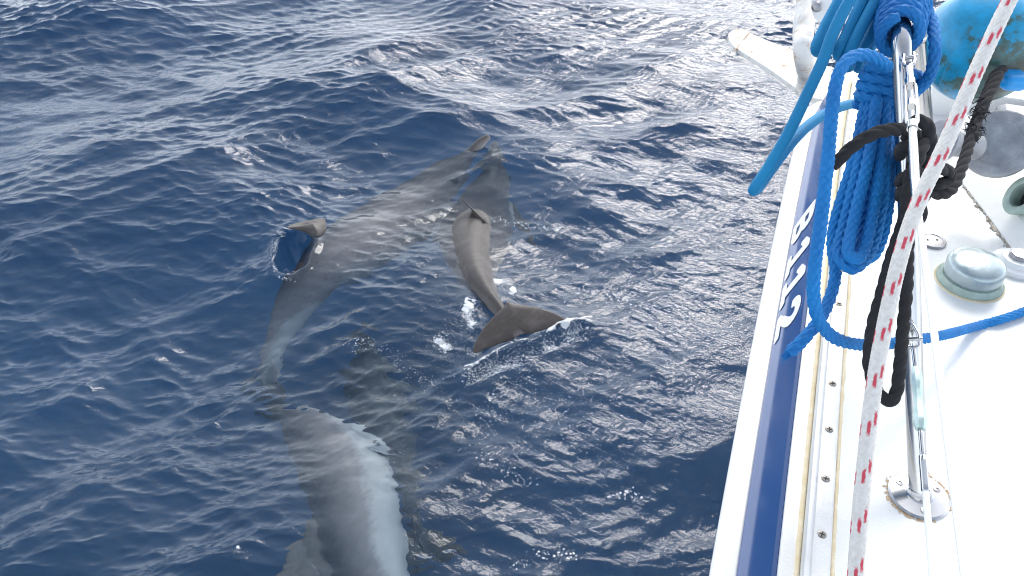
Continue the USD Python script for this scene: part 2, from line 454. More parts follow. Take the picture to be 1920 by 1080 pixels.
def dolphin(spine_pts, dorsals, label, dorsal_fin=True, flukes=True, pecs=(1, 1), fluke_dorsal=None, pec_out=None, girth=1.0, fin_scale=1.0, fin_lean=0.0, pale=0.0, fin_at=0.50, fluke_scale=1.0, tips=None, fin_axes=None, thin=1.0, front=1.0, shade=0.42, level=0.42, tail_pale=0.0):
    c, length = spline(spine_pts, 110)
    u = np.linspace(0, 1, len(c))
    t = unit(np.gradient(c, axis=0))
    d, _ = spline(dorsals, len(c))
    d = unit(d - t * (d * t).sum(1, keepdims=True))
    w = np.cross(t, d)                                      # t runs from beak to tail
    gg = length * girth * (front + (1 - front) * np.clip((u - .1) / .4, 0, 1))
    ph = np.interp(u, PROFILE[:, 0], PROFILE[:, 1]) * gg
    pw = np.interp(u, PROFILE[:, 0], PROFILE[:, 2]) * gg
    k = np.ones(5) / 5
    ph = np.convolve(np.pad(ph, 2, 'edge'), k, 'valid'); pw = np.convolve(np.pad(pw, 2, 'edge'), k, 'valid')
    m = 40
    th = np.arange(m) * 2 * np.pi / m
    melon = 0.012 * length * np.exp(-((u - 0.15) / 0.03) ** 2)
    ct, st = np.cos(th)[None, :, None], np.sin(th)[None, :, None]
    # back slightly sharper than belly behind the fin, where the tail stock has keels
    hh = (ph[:, None] * (1 + 0.10 * np.clip(np.cos(th)[None], 0, 1) ** 6 * np.clip((u[:, None] - 0.55) * 4, 0, 1.6)))[..., None]
    rings = c[:, None] + d[:, None] * (ct * hh + melon[:, None, None] * np.clip(ct, 0, 1)) + w[:, None] * st * pw[:, None, None]
    body = trimesh.Trimesh(*skin(rings), process=False)
    if body.volume < 0:
        body.invert()
    parts = [to_manifold(body.vertices, body.faces)]

    def station(x):
        k = int(round(x * (len(c) - 1)))
        return c[k], t[k], d[k], w[k], ph[k], pw[k]

    L = length
    if dorsal_fin:
        p, tt, dd, ww, h_, w_ = station(fin_at)
        out = unit(dd + fin_lean * ww)
        o = np.array([(-.060, -.012), (-.025, .030), (.025, .078), (.072, .104), (.098, .106), (.082, .080), (.072, .045), (.080, .010), (.095, -.014), (.02, -.03)]) * L * fin_scale
        root_ = p + dd * h_ * 0.92
        if fin_axes is not None:
            root_, tt, out = fin_axes
        parts.append(fin(o, 0.011 * L * thin, root_, tt, out, np.cross(tt, out)))
    for side, on in zip((1, -1), pecs):
        if not on:
            continue
        p, tt, dd, ww, h_, w_ = station(0.255)
        sgn = side
        out = unit(sgn * ww * 0.75 - dd * 0.55 + tt * 0.55) if pec_out is None else unit(pec_out[0 if side == 1 else 1])
        al = unit(tt - out * (tt @ out))
        o = np.array([(-.040, -.01), (-.035, .03), (-.015, .085), (.018, .135), (.040, .152), (.046, .130), (.040, .080), (.040, .030), (.040, -.01)]) * L
        parts.append(fin(o, 0.010 * L, p + sgn * ww * w_ * 0.62 - dd * h_ * 0.58, al, out, np.cross(al, out)))
    if flukes:
        p, tt, dd, ww, h_, w_ = station(0.945)
        if fluke_dorsal is not None:
            dd = unit(np.asarray(fluke_dorsal) - tt * (np.asarray(fluke_dorsal) @ tt)); ww = np.cross(tt, dd)
        if tips is not None:
            sp = tips[0] - tips[1]
            fluke_scale = np.linalg.norm(sp) / (2 * .143 * L)
            ww = unit(sp)
            dd = unit(np.array([0, -.45, 1.0]) - ww * (ww @ np.array([0, -.45, 1.0])))
            tt = np.cross(dd, ww)
            if tt[1] > 0:
                tt = -tt
            p = (tips[0] + tips[1]) / 2 - tt * .068 * L * fluke_scale
        half = np.array([(-.050, .0), (-.036, .020), (-.018, .055), (.004, .088), (.030, .118), (.052, .136), (.066, .143), (.073, .136), (.070, .100), (.069, .062), (.069, .030), (.062, .006)])
        o = np.vstack([half, (half * [1, -1])[::-1][:-1]]) * L * fluke_scale
        o, _ = spline(np.vstack([o, o[:1]]), 120)
        o = o[:-1]
        ctr = np.array([.024 * L * fluke_scale, 0])
        rings = []
        seq = [(0.2, -1.0), (0.55, -.95), (0.82, -.7), (0.96, -.35), (1.0, 0.0), (.96, .35), (.82, .7), (.55, .95), (.2, 1.0)]
        for sc_, hh_ in seq:
            q_ = ctr + (o - ctr) * sc_
            th_k = 0.008 * L * fluke_scale * np.clip(1.1 - np.abs(q_[:, 1]) / (.143 * L * fluke_scale), .15, 1)
            rings.append(p + q_[:, :1] * tt + q_[:, 1:] * ww + (hh_ * th_k)[:, None] * np.cross(tt, ww))
        fm = trimesh.Trimesh(*skin(np.array(rings)), process=False)
        if fm.volume < 0:
            fm.invert()
        parts.append(to_manifold(fm.vertices, fm.faces))
    man = m3.Manifold.batch_boolean(parts, m3.OpType.Add)
    man = man.refine_to_length(0.022)
    mm = man.to_mesh()
    tm = trimesh.Trimesh(mm.vert_properties[:, :3], mm.tri_verts, process=True)
    tm.merge_vertices()
    v0 = np.array(tm.vertices)
    W = trimesh.smoothing.laplacian_calculation(tm, equal_weight=True)
    v = v0.copy()
    for _ in range(4):
        v = v + 0.5 * (W @ v - v)
    step = v - v0
    dist_ = np.linalg.norm(step, axis=1, keepdims=True)
    v = v0 + step * np.minimum(1, 0.006 / np.maximum(dist_, 1e-9))
    tm.vertices = v
    dist, idx = cKDTree(c).query(v)
    rel = v - c[idx]
    a = (rel * d[idx]).sum(1) / ph[idx].clip(0.02)
    b = np.abs((rel * w[idx]).sum(1)) / pw[idx].clip(0.015)
    nrm = tm.vertex_normals
    ndot = (nrm * d[idx]).sum(1)
    belly = level - shade * np.clip(a, -1.2, 1.2) - 0.06 * ndot
    far = np.hypot(a, b) > 1.35                              # fins and flukes keep the grey of the back
    belly = np.where(far, 0.15 - 0.08 * ndot, belly) + pale
    uu = u[idx]
    belly = belly - 0.15 * np.clip((uu - 0.62) / 0.2, 0, 1) * np.clip(belly, 0, 1)
    belly = belly + tail_pale * np.clip((uu - 0.70) / 0.1, 0, 1) * (uu < .97)
    root = thing('dolphin', label, 'dolphin')
    obj('body', tm, dolphin_skin, root, smooth=True, prim={'belly': np.clip(belly, 0, 1)})
    for sgn in (1, -1):
        p, tt, dd, ww, h_, w_ = station(0.165)
        e = trimesh.creation.icosphere(2, 0.011 * L)
        e.apply_translation(p + sgn * ww * w_ * 0.93 - dd * h_ * 0.12)
        obj('eye', e, eye_mat, root, smooth=True)
    return c, d, w


def A(*rows):
    return [afloat(*q) for q in rows]


# the big one rolled on its side, its back fin behind the hollow in the water
g_out = unit(-.92 * RIGHT + .10 * FWD + .34 * np.array([0, 0, 1.0]))
g_al = unit(np.array([-.15, -.95, .28]) - g_out * (np.array([-.15, -.95, .28]) @ g_out))
D1 = dolphin(A((919, 254, .05), (899, 270, .015), (878, 290, -.06), (832, 334, -.165), (778, 378, -.225), (718, 426, -.24), (655, 470, -.215), (606, 500, -.185), (568, 552, -.23), (536, 630, -.36), (512, 700, -.48), (502, 745, -.55)),
             [(-.45, .15, .9), (-.55, .2, .8), (-.6, .3, .75), (-.75, .2, .6), (-.95, .10, .30), (-.9, -.2, .4), (-.9, -.3, .4)],
             'largest dolphin, lying on its side with beak and back fin breaking the surface', girth=1.0, front=.72, fin_at=0.57, fin_scale=.60, thin=1.4, fin_axes=(afloat(600, 424, .0), g_al, g_out), pale=-.08, shade=.34, tail_pale=.55,
             pec_out=[(.15, -.85, -.45), (.15, -.85, -.45)])
# the one with its tail at the surface
f_out = unit(-.72 * RIGHT + .69 * UP)
f_al = unit(-ray(900, 400) - f_out * (-ray(900, 400) @ f_out))
D2 = dolphin(A((934, 262, -.36), (933, 282, -.34), (926, 325, -.33), (907, 392, -.30), (886, 455, -.185), (890, 508, -.090), (914, 553, -.025), (940, 585, .02), (957, 606, .035), (967, 620, .03)),
             [(.0, .1, 1), (-.1, .1, 1), (-.15, .1, 1), (-.1, 0.2, 1), (-.1, .3, 1), (-.05, -.45, 1)],
             'grey dolphin swimming away with wet back and tail flukes lifted at the surface', girth=1.06, front=.68, pale=-.06, shade=.34, fin_scale=.70, thin=.5, fin_at=.43, fin_axes=(afloat(907, 408, -.04), f_al, f_out), tips=(afloat(885, 662, .015), afloat(1068, 604, .03)))
# the near one under the surface, cut by the bottom of the picture
D3 = dolphin(A((494, 762, -.26), (520, 772, -.27), (566, 796, -.30), (618, 850, -.33), (655, 925, -.36), (678, 1010, -.38), (705, 1110, -.40), (745, 1230, -.42), (780, 1340, -.44), (800, 1400, -.45)),
             [(-.6, -.2, .7), (-.88, -.35, .30), (-.93, -.3, .16), (-.93, -.2, .25), (-.8, .0, .5)],
             'submerged dolphin nearest the camera showing its pale belly, cut off by the frame bottom', fin_scale=1.25, fin_at=.53, girth=1.06, shade=.66, level=.64, pec_out=[(.95, .1, -.05), (.95, -.2, -.6)])
# the deepest, a dim olive shape
D4 = dolphin(A((690, 600, -.78), (694, 630, -.78), (702, 690, -.80), (722, 765, -.82), (744, 845, -.84), (760, 915, -.86), (770, 975, -.88), (778, 1030, -.9)),
             [(-.3, .0, 1), (-.3, 0, 1), (-.3, 0, 1)],
             'dim deep dolphin between the two others, seen only as an olive shadow', girth=1.15, dorsal_fin=False, pale=.02)

# white water
foam_mat = usdkit.material(stage, '/World/Looks/white_foam', {
    'd': ('principled_bsdf', {'base_color': (.80, .83, .85), 'roughness': .25}),
    't': ('translucent_bsdf', {'color': (.7, .76, .8)}),
    'm': ('mix_closure', {'fac': .35}),
}, [('d.BSDF', 'm.closure1'), ('t.BSDF', 'm.closure2')], surface='m.closure')
BALL0, BALL1 = trimesh.creation.icosphere(0, 1.0), trimesh.creation.icosphere(1, 1.0)
fg = np.random.default_rng(21)


def froth(px, py, size):
    """Bubbles and drops lying on the water at the given pixels; sizes in metres."""
    p = np.array([at(a, b, 0.0) for a, b in zip(px, py)])
    h = surf(p[:, 0], p[:, 1])
    p = np.array([at(a, b, z) for a, b, z in zip(px, py, h)])
    p[:, 2] = surf(p[:, 0], p[:, 1])
    out = []
    for q_, r_ in zip(p, size):
        b = (BALL1 if r_ > .0045 else BALL0).copy()
        b.apply_scale(np.array([fg.uniform(.8, 1.7), fg.uniform(.8, 1.7), fg.uniform(.5, .9)]) * r_)
        b.apply_transform(trimesh.transformations.rotation_matrix(fg.uniform(0, 3), [0, 0, 1]))
        b.apply_translation(q_ + ZUP_ * r_ * .2)
        out.append(b)
    return out


ZUP_ = np.array([0, 0, 1.0])


def along(pts, n, spread, lo, hi):
    c, _ = spline(np.array(pts, float), 200)
    k = fg.integers(0, 200, n)
    clump = meshkit.noise(np.stack([k * .11, k * 0, k * 0 + len(pts)], -1), 5)
    keep = fg.random(n) < clump ** 1.5 * 1.6
    k = k[keep]
    q_ = c[k] + fg.normal(0, 1, (len(k), 2)) * np.asarray(spread)
    return froth(q_[:, 0], q_[:, 1], lo + (hi - lo) * fg.random(len(k)) ** 3)


def patch(cx, cy, rx, ry, n, lo, hi):
    q_ = fg.normal(0, .5, (n, 2))
    return froth(cx + q_[:, 0] * rx, cy + q_[:, 1] * ry, lo + (hi - lo) * fg.random(n) ** 2.5)


def film(pts, width, thr, seed, step=.0045):
    """Thin connected foam: a lace of white patches lying on the water along a line of pixels."""
    c = np.array([at(a, b, 0.0) for a, b in spline(np.array(pts, float), 60)[0]])[:, :2]
    lo, hi = c.min(0) - .12, c.max(0) + .12
    xs_, ys_ = np.arange(lo[0], hi[0], step), np.arange(lo[1], hi[1], step)
    gx_, gy_ = np.meshgrid(xs_, ys_, indexing='ij')
    d, _ = cKDTree(c).query(np.stack([gx_.ravel(), gy_.ravel()], 1))
    q_ = np.stack([gx_.ravel() * 26, gy_.ravel() * 26, gx_.ravel() * 0], -1)
    warp = (meshkit.fbm(q_ * .6, 3, seed + 3) - .5)[:, None] * 1.4
    n1 = 1 - np.abs(2 * meshkit.fbm(q_ + warp, 3, seed) - 1)
    n2 = meshkit.fbm(q_ * .35, 3, seed + 9)
    val = n1 ** 2 * .75 + n2 * .55 - (d / width) ** 2 * .35
    z = surf(gx_.ravel(), gy_.ravel()) + .0025 + .012 * np.clip(val - thr, 0, .25)
    n_, m_ = len(xs_), len(ys_)
    i_, j_ = np.meshgrid(np.arange(n_ - 1), np.arange(m_ - 1), indexing='ij')
    quad = np.stack([i_ * m_ + j_, (i_ + 1) * m_ + j_, (i_ + 1) * m_ + j_ + 1, i_ * m_ + j_ + 1], -1).reshape(-1, 4)
    quad = quad[(val[quad] > thr).sum(1) >= 3]
    f = np.vstack([quad[:, [0, 1, 2]], quad[:, [0, 2, 3]]])
    used, inv = np.unique(f, return_inverse=True)
    v = np.stack([gx_.ravel(), gy_.ravel(), z], 1)[used]
    v[:, :2] += fg.normal(0, step * .22, (len(v), 2))
    return [trimesh.Trimesh(v, inv.reshape(-1, 3), process=False)]


def stuff(name, meshes, label):
    tag(stage.GetPrimAtPath(obj(name, trimesh.util.concatenate(meshes), foam_mat, smooth=True)), label, name.replace('_', ' '), None, 'stuff')


stuff('tail_foam', film([(885, 700), (925, 682), (975, 660), (1030, 640), (1085, 616), (1110, 606)], .034, .74, 4) + along([(872, 705), (930, 682), (1000, 652), (1060, 626), (1130, 600)], 2600, (16, 11), .0004, .0012) + along([(868, 712), (905, 692), (960, 670), (1020, 646), (1060, 626), (1102, 611)], 3600, (6, 4), .0006, .0024) + along([(880, 668), (905, 640), (890, 668)], 350, (4, 4), .0008, .003)
      + patch(1066, 603, 5, 4, 50, .001, .004), 'white churned foam line along the trailing edge of the lifted tail')
stuff('splash_foam', film([(880, 575), (876, 595), (886, 612)], .038, .74, 7) + film([(818, 634), (836, 655)], .036, .74, 11) + film([(930, 527), (955, 532), (962, 545)], .030, .75, 15) + patch(884, 596, 40, 50, 1100, .0004, .0011) + patch(832, 648, 45, 36, 900, .0004, .0011) + patch(948, 536, 45, 28, 700, .0004, .0011) + patch(878, 584, 9, 15, 520, .0007, .003) + patch(884, 606, 7, 10, 320, .0007, .0028) + patch(824, 638, 11, 9, 380, .0007, .0028) + patch(836, 652, 9, 8, 320, .0007, .0028) + patch(942, 528, 14, 5, 260, .0007, .0028) + patch(960, 545, 6, 8, 160, .0007, .0025)
      + along([(880, 392), (905, 404), (935, 410), (985, 424), (1060, 430)], 650, (5, 3), .0008, .0032), 'small white splashes left round the tail stock of the diving dolphin')
stuff('hollow_foam', along([(556, 424), (528, 436), (513, 465), (514, 500), (530, 522), (548, 530)], 420, (4, 4), .0006, .0024), 'ring of tiny bubbles round the dark hollow behind the back fin')
sc = [along([(1010, 700), (960, 720), (920, 760), (900, 830), (930, 870), (1000, 905)], 700, (12, 8), .0006, .0024), along([(1060, 560), (1110, 545), (1200, 570), (1300, 590)], 600, (12, 6), .0006, .0024),
      along([(1130, 935), (1180, 925), (1200, 940)], 260, (9, 5), .0006, .003), along([(960, 1060), (1010, 1035), (1080, 1045)], 260, (11, 7), .0006, .003), along([(660, 640), (720, 660), (770, 700), (815, 722)], 500, (12, 8), .0006, .0022),
      patch(1050, 760, 200, 100, 420, .0006, .0018), patch(450, 1035, 3, 3, 8, .001, .004)]
stuff('stray_bubbles', sum(sc, []), 'scattered specks of froth and drops on the water near the boat')

# ------------------------------------------------------------------ the boat
BA, BG, BP = at(1455, 1080, 1.4), np.array([0.32554, 0.94553, 0.0]), np.array([0.94553, -0.32554, 0.0])
ZUP = np.array([0, 0, 1.0])


def curve_in(s):
    return 0.012 * np.clip(s, 0, None) ** 2


def bt(s, w, h):
    """Boat coordinates: s forward, w inboard of the deck edge, h above the deck."""
    s, w, h = np.broadcast_arrays(np.asarray(s, float), np.asarray(w, float), np.asarray(h, float))
    return BA + s[..., None] * BG + (w + curve_in(s))[..., None] * BP + h[..., None] * ZUP


def in_boat(p):
    q = np.asarray(p) - BA
    return q @ BG, q @ BP, q[..., 2] if np.ndim(q) > 1 else q[2]


def sweep(profile, s0, s1, n=80, closed=True, wob=0.0, seed=0):
    """A (w, h) section carried along the deck edge."""
    p = np.asarray(profile, float)
    s = np.linspace(s0, s1, n)
    ww = np.broadcast_to(p[:, 0], (n, len(p))).copy()
    hh = np.broadcast_to(p[:, 1], (n, len(p))).copy()
    if wob:
        ww += wob * (meshkit.fbm(np.stack([s[:, None] * 60 + 0 * ww, np.arange(len(p))[None] * 3.3 + seed + 0 * ww, 0 * ww], -1), 3, seed) - 0.5) * 2
    rings = bt(s[:, None], ww, hh)
    if closed:
        tm = trimesh.Trimesh(*skin(rings), process=False)
        if tm.volume < 0:
            tm.invert()
        return tm
    m = len(p)
    i, j = np.meshgrid(np.arange(n - 1), np.arange(m - 1), indexing='ij')
    q = np.stack([i * m + j, i * m + j + 1, (i + 1) * m + j + 1, (i + 1) * m + j], -1).reshape(-1, 4)
    return trimesh.Trimesh(rings.reshape(-1, 3), np.vstack([q[:, [0, 1, 2]], q[:, [0, 2, 3]]]), process=False)


def basis(z, x=None):
    z = unit(z)
    x = np.cross([0.2, 0.9, 0.4], z) if x is None else np.asarray(x) - z * (z @ np.asarray(x))
    x = unit(x)
    m = np.eye(4); m[:3, 0], m[:3, 1], m[:3, 2] = x, np.cross(z, x), z
    return m


def turned(profile, centre, axis, n=48, squash=(1, 1), x=None):
    """A lathe: profile rows (radius, height along the axis)."""
    p = np.asarray(profile, float)
    th = np.arange(n) * 2 * np.pi / n
    M = basis(axis, x)
    rings = centre + p[:, None, :1] * (np.cos(th)[None, :, None] * squash[0] * M[:3, 0] + np.sin(th)[None, :, None] * squash[1] * M[:3, 1]) + p[:, None, 1:] * M[:3, 2]
    tm = trimesh.Trimesh(*skin(rings), process=False)
    if tm.volume < 0:
        tm.invert()
    return tm


def slab(poly, top, bottom, bevel=0.0):
    """A plate from a ring of points (n, 3) given on its top face, thickened along -z with a bevelled top edge."""
    o = np.asarray(poly, float)
    c = o.mean(0)
    inner = c + (o - c) * (1 - bevel / np.linalg.norm(o - c, axis=1, keepdims=True))
    rings = [inner + ZUP * top, o + ZUP * (top - bevel * 0.8), o + ZUP * bottom]
    tm = trimesh.Trimesh(*skin(np.array(rings)), process=False)
    if tm.volume < 0:
        tm.invert()
    return tm


def joined(*m):
    return trimesh.util.concatenate(list(m))


gel = usdkit.material(stage, '/World/Looks/white_gelcoat', {
    'g': ('geometry', {}),
    'n': ('noise_texture', {'scale': 5.0, 'detail': 8.0, 'roughness': 0.7}),
    'r': ('rgb_ramp', {'ramp': [(0.30, (0.68, 0.66, 0.60)), (0.50, (0.77, 0.765, 0.74)), (0.8, (0.78, 0.785, 0.78))]}),
    'n2': ('noise_texture', {'scale': 90.0, 'detail': 5.0, 'roughness': 0.75}),
    'r2': ('rgb_ramp', {'ramp': [(0.0, (1, 1, 1)), (0.655, (1, 1, 1)), (0.73, (0.66, 0.60, 0.50)), (1.0, (0.42, 0.37, 0.30))]}),
    'm': ('mix_color', {'blend_type': 'multiply', 'fac': 1.0}),
    'nb': ('noise_texture', {'scale': 260.0, 'detail': 2.0}),
    'b': ('bump', {'strength': 0.5, 'distance': 0.0006}),
    'p': ('principled_bsdf', {'roughness': 0.34}),
}, [('g.position', 'n.vector'), ('g.position', 'n2.vector'), ('g.position', 'nb.vector'), ('n.fac', 'r.fac'), ('n2.fac', 'r2.fac'), ('r.color', 'm.a'), ('r2.color', 'm.b'), ('m.result', 'p.base_color'), ('nb.fac', 'b.height'), ('b.normal', 'p.normal')], surface='p.BSDF')
white_paint = mat('white_paint', (0.80, 0.80, 0.79), 0.25, noise=(14.0, 0.25, (0.76, 0.755, 0.73)))
navy = mat('navy_gelcoat', (0.014, 0.046, 0.145), 0.12, noise=(3.0, 0.3, (0.019, 0.057, 0.165)), ior=1.45)
letter_mat = mat('letter_vinyl', (0.82, 0.82, 0.82), 0.3)
rail_mat = mat('rail_metal', (0.66, 0.665, 0.66), 0.42, 0.35, noise=(22.0, 0.2, (0.52, 0.53, 0.53)), bump=(300.0, 0.0003))
caulk_mat = mat('yellowed_caulk', (0.66, 0.52, 0.30), 0.7, noise=(45.0, 0.25, (0.78, 0.70, 0.52)), bump=(180.0, 0.001))
steel = mat('polished_steel', (0.62, 0.61, 0.60), 0.13, 1.0, noise=(30.0, 0.3, (0.50, 0.50, 0.50)))
dull_steel = mat('dull_steel', (0.42, 0.42, 0.43), 0.38, 1.0, noise=(60.0, 0.25, (0.27, 0.26, 0.26)))
screw_mat = mat('screw_steel', (0.36, 0.35, 0.33), 0.45, 0.8, noise=(200.0, 0.2, (0.16, 0.13, 0.10)))
dark_mat = mat('dark_recess', (0.03, 0.028, 0.025), 0.7)
zinc = mat('weathered_zinc', (0.21, 0.215, 0.23), 0.5, 0.55, noise=(28.0, 0.18, (0.36, 0.365, 0.375)), bump=(140.0, 0.0012))
bronze = mat('green_bronze', (0.24, 0.33, 0.28), 0.5, 0.3, noise=(40.0, 0.2, (0.40, 0.47, 0.42)), bump=(120.0, 0.001))
bronze_pale = mat('pale_green_bronze', (0.36, 0.50, 0.47), 0.32, 0.55, noise=(60.0, 0.2, (0.52, 0.62, 0.60)))
vent_mat = mat('vent_dome_metal', (0.27, 0.33, 0.34), 0.27, 0.7, noise=(24.0, 0.22, (0.42, 0.48, 0.49)), bump=(60.0, 0.0008))
wire_mat = mat('white_wire_cover', (0.82, 0.82, 0.81), 0.35)
rust = mat('rust_stain', (0.42, 0.25, 0.11), 0.8, noise=(120.0, 0.3, (0.62, 0.50, 0.36)))
dirt_mat = mat('seam_dirt', (0.12, 0.10, 0.075), 0.9, noise=(90.0, 0.15, (0.55, 0.50, 0.42)))
anchor_mat = usdkit.material(stage, '/World/Looks/worn_white_anchor', {
    'g': ('geometry', {}),
    'n': ('noise_texture', {'scale': 24.0, 'detail': 8.0, 'roughness': 0.7}),
    'r': ('rgb_ramp', {'ramp': [(0.30, (0.30, 0.17, 0.08)), (0.40, (0.55, 0.46, 0.36)), (0.47, (0.72, 0.70, 0.66)), (1.0, (0.78, 0.78, 0.76))]}),
    'b': ('bump', {'strength': 0.8, 'distance': 0.003}),
    'p': ('principled_bsdf', {'roughness': 0.6}),
}, [('g.position', 'n.vector'), ('n.fac', 'r.fac'), ('r.color', 'p.base_color'), ('n.fac', 'b.height'), ('b.normal', 'p.normal')], surface='p.BSDF')

boat = thing('sailboat', 'white sailing yacht bow with navy side stripe and steel rail along the right', 'sailboat')
S0, S1 = -2.6, 1.655
deck_out = [bt(s, .0015, -.004) for s in np.linspace(S0, 1.60, 60)] + [bt(1.64, .012, -.004), bt(1.665, .040, -.004), bt(1.675, .12, -.004), bt(1.70, 1.2, -.004), bt(1.2, 2.6, -.004), bt(S0, 3.0, -.004)]
obj('deck', slab(deck_out, 0.004, -0.05, 0.004), gel, boat, smooth=30)


def bow_round(profile, n=80):
    """The side section, run along the edge and round the blunt stem."""
    p = np.asarray(profile, float)
    s = np.linspace(S0, 1.60, n)
    rings = [bt(x, p[:, 0], p[:, 1]) for x in s]
    piv = bt(1.60, .06, 0.0)
    for a in np.radians(np.arange(8, 99, 7)):
        out = -BP * math.cos(a) + BG * math.sin(a)
        rings.append(piv + (.06 - p[:, :1]) * out + p[:, 1:] * ZUP)
    for x in (.3, .8, 1.3):
        rings.append(bt(1.60, .06 + x, 0.0) + (.06 - p[:, :1]) * BG + p[:, 1:] * ZUP)
    tm = trimesh.Trimesh(*skin(np.array(rings)), process=False)
    if tm.volume < 0:
        tm.invert()
    return tm


obj('side_stripe', bow_round([(.0, -.004), (-.0050, -.0075), (-.012, -.027), (-.0240, -.062), (-.0340, -.094), (-.0395, -.119), (-.030, -.13), (.03, -.12), (.03, -.02)]), navy, boat, smooth=30)
obj('rub_rail', bow_round([(-.039, -.121), (-.0425, -.119), (-.058, -.121), (-.070, -.125), (-.0765, -.133), (-.077, -.142), (-.070, -.152), (-.055, -.160), (.02, -.165), (.02, -.131), (-.030, -.131)]), white_paint, boat, smooth=40)
obj('hull', bow_round([(-.054, -.1595), (-.045, -.22), (-.015, -.42), (.03, -.75), (.08, -1.15), (.13, -1.6), (.2, -1.8), (.3, -1.8), (.3, -.17), (.02, -.1655)]), white_paint, boat, smooth=40)
obj('caulk_line', sweep([(.0215, -.002), (.0225, .0022), (.028, .003), (.0305, -.002)], S0, 1.58, 260, wob=0.0012, seed=3), caulk_mat, boat, smooth=True)
obj('caulk_line', sweep([(.0665, -.002), (.0675, .003), (.072, .0028), (.0755, -.002)], S0, 1.58, 260, wob=0.0022, seed=8), caulk_mat, boat, smooth=True)
rail = obj('toe_rail', sweep([(.0295, -.002), (.0295, .0165), (.0315, .0195), (.0345, .0205), (.038, .0195), (.0405, .0160), (.0420, .0125), (.0630, .0120), (.0660, .0105), (.0668, -.002)], S0, 1.57, 120), rail_mat, boat, smooth=35)
for sx in [.077 - .1, .077, .176, .275, .378, .485, .590, .695, .80, .905, 1.01, 1.115, 1.22, 1.325]:
    c = bt(sx, .0525, .0120)
    r_ = 0.0062
    head = turned([(r_, -.0005), (r_ * 1.02, .0006), (r_ * .8, .0012), (r_ * .25, .0014)], c, ZUP, 20)
    sp = obj('screw', head, screw_mat, rail, smooth=30)
    ang = 1.3 + sx * 17
    bars = []
    for q_ in (0, math.pi / 2):
        b = trimesh.creation.box([r_ * 1.25, r_ * .28, .0008])
        b.apply_transform(trimesh.transformations.rotation_matrix(ang + q_, [0, 0, 1]))
        b.apply_translation(c + ZUP * (.0013 + .0003 * (q_ > 0)))
        bars.append(b)
    obj('screw_slot', joined(*bars), dark_mat, rail)

# registration letters on the stripe: they run aft, tops towards the deck
def on_stripe(mesh, s_start, width=1.0):
    """Wraps flat lettering (x along, y up) onto the slanting face of the stripe."""
    v = np.array(mesh.vertices)
    lo, hi = np.array([-.0322, -.1080]), np.array([-.0115, -.018])
    f = v[:, 1] / 0.075
    wh = lo + (hi - lo) * f[:, None]
    prof = np.array([(-.0050, -.0075), (-.012, -.027), (-.0240, -.062), (-.0340, -.094), (-.0395, -.119)])
    w_face = np.interp(-wh[:, 1], -prof[:, 1], prof[:, 0])
    lift = 0.0012 + v[:, 2]
    p = bt(s_start - v[:, 0] * width, w_face - lift * .96, wh[:, 1] + lift * .27)
    return trimesh.Trimesh(p, mesh.faces, process=False)


def heavy(ch):
    """A character with its strokes thickened, 0.075 m tall."""
    from shapely import Polygon, union_all, affinity
    flat = meshkit.text_mesh(ch, 0.075, 0.0006, True)
    top = flat.vertices[flat.faces][np.abs(flat.face_normals[:, 2] - 1) < 1e-3]
    g_ = union_all([Polygon(t_[:, :2]) for t_ in top]).buffer(.0028).simplify(.0004)
    x0, y0, x1, y1 = g_.bounds
    g_ = affinity.affine_transform(g_, [1, 0, 0, .075 / (y1 - y0), -x0, -y0 * .075 / (y1 - y0)])
    tm = trimesh.creation.extrude_polygon(g_, 0.0006, engine='earcut')
    v, f = trimesh.remesh.subdivide_to_size(tm.vertices, tm.faces, 0.012)
    return trimesh.Trimesh(v, f, process=False)


xs = 0.985
for ch, adv in (('B', 0.128), ('1', 0.100), ('1', 0.105), ('2', 0.10)):
    tm = heavy(ch)
    g_ = on_stripe(tm, xs, 1.35)
    obj('registration_letter' if ch == 'B' else 'registration_digit', g_, letter_mat, boat)
    xs -= adv

# raised part of the foredeck, with its dirty seam
ridge = [in_boat(at(px, py, 1.4))[:2] for px, py in ((1783, 318), (1848, 403), (1910, 486), (2010, 620))]
step_poly = [BA + a * BG + b * BP for a, b in ridge] + [BA + .4 * BG + 2.2 * BP, BA + 1.43 * BG + 2.0 * BP, BA + 1.43 * BG + .30 * BP, BA + 1.30 * BG + .265 * BP]
plat = obj('raised_foredeck', slab([p + ZUP * 0 for p in step_poly], .032, -.004, .034), gel, boat, smooth=20)
lines = np.array([BA + a * BG + b * BP for a, b in ridge])
sl, _ = spline(lines, 160)
dside = unit(np.cross(ZUP, unit(lines[-1] - lines[0])))
gs = np.random.default_rng(4)
bits = []
for p_ in sl:
    for _k in range(3):
        r_ = gs.uniform(.0008, .0032) * (1 if gs.random() < .8 else 1.7)
        e = trimesh.creation.icosphere(1, r_)
        e.apply_scale([gs.uniform(.6, 1.8), gs.uniform(.6, 1.8), .35])
        e.apply_translation(p_ + dside * gs.normal(0, .0035) + ZUP * (.0012) + gs.normal(0, .001, 3) * [1, 1, 0])
        if gs.random() < .55:
            bits.append(e)
pm = stage.GetPrimAtPath(obj('seam_dirt', joined(*bits), dirt_mat, plat)); tag(pm, kind='stuff')
locker = [bt(1.452, .20, 0), bt(1.452, .9, 0), bt(1.452, 2.0, 0), bt(1.69, 2.0, 0), bt(1.665, .9, 0), bt(1.65, .20, 0)]
obj('bow_platform', slab(locker, .070, -.004, .008), gel, boat, smooth=20)

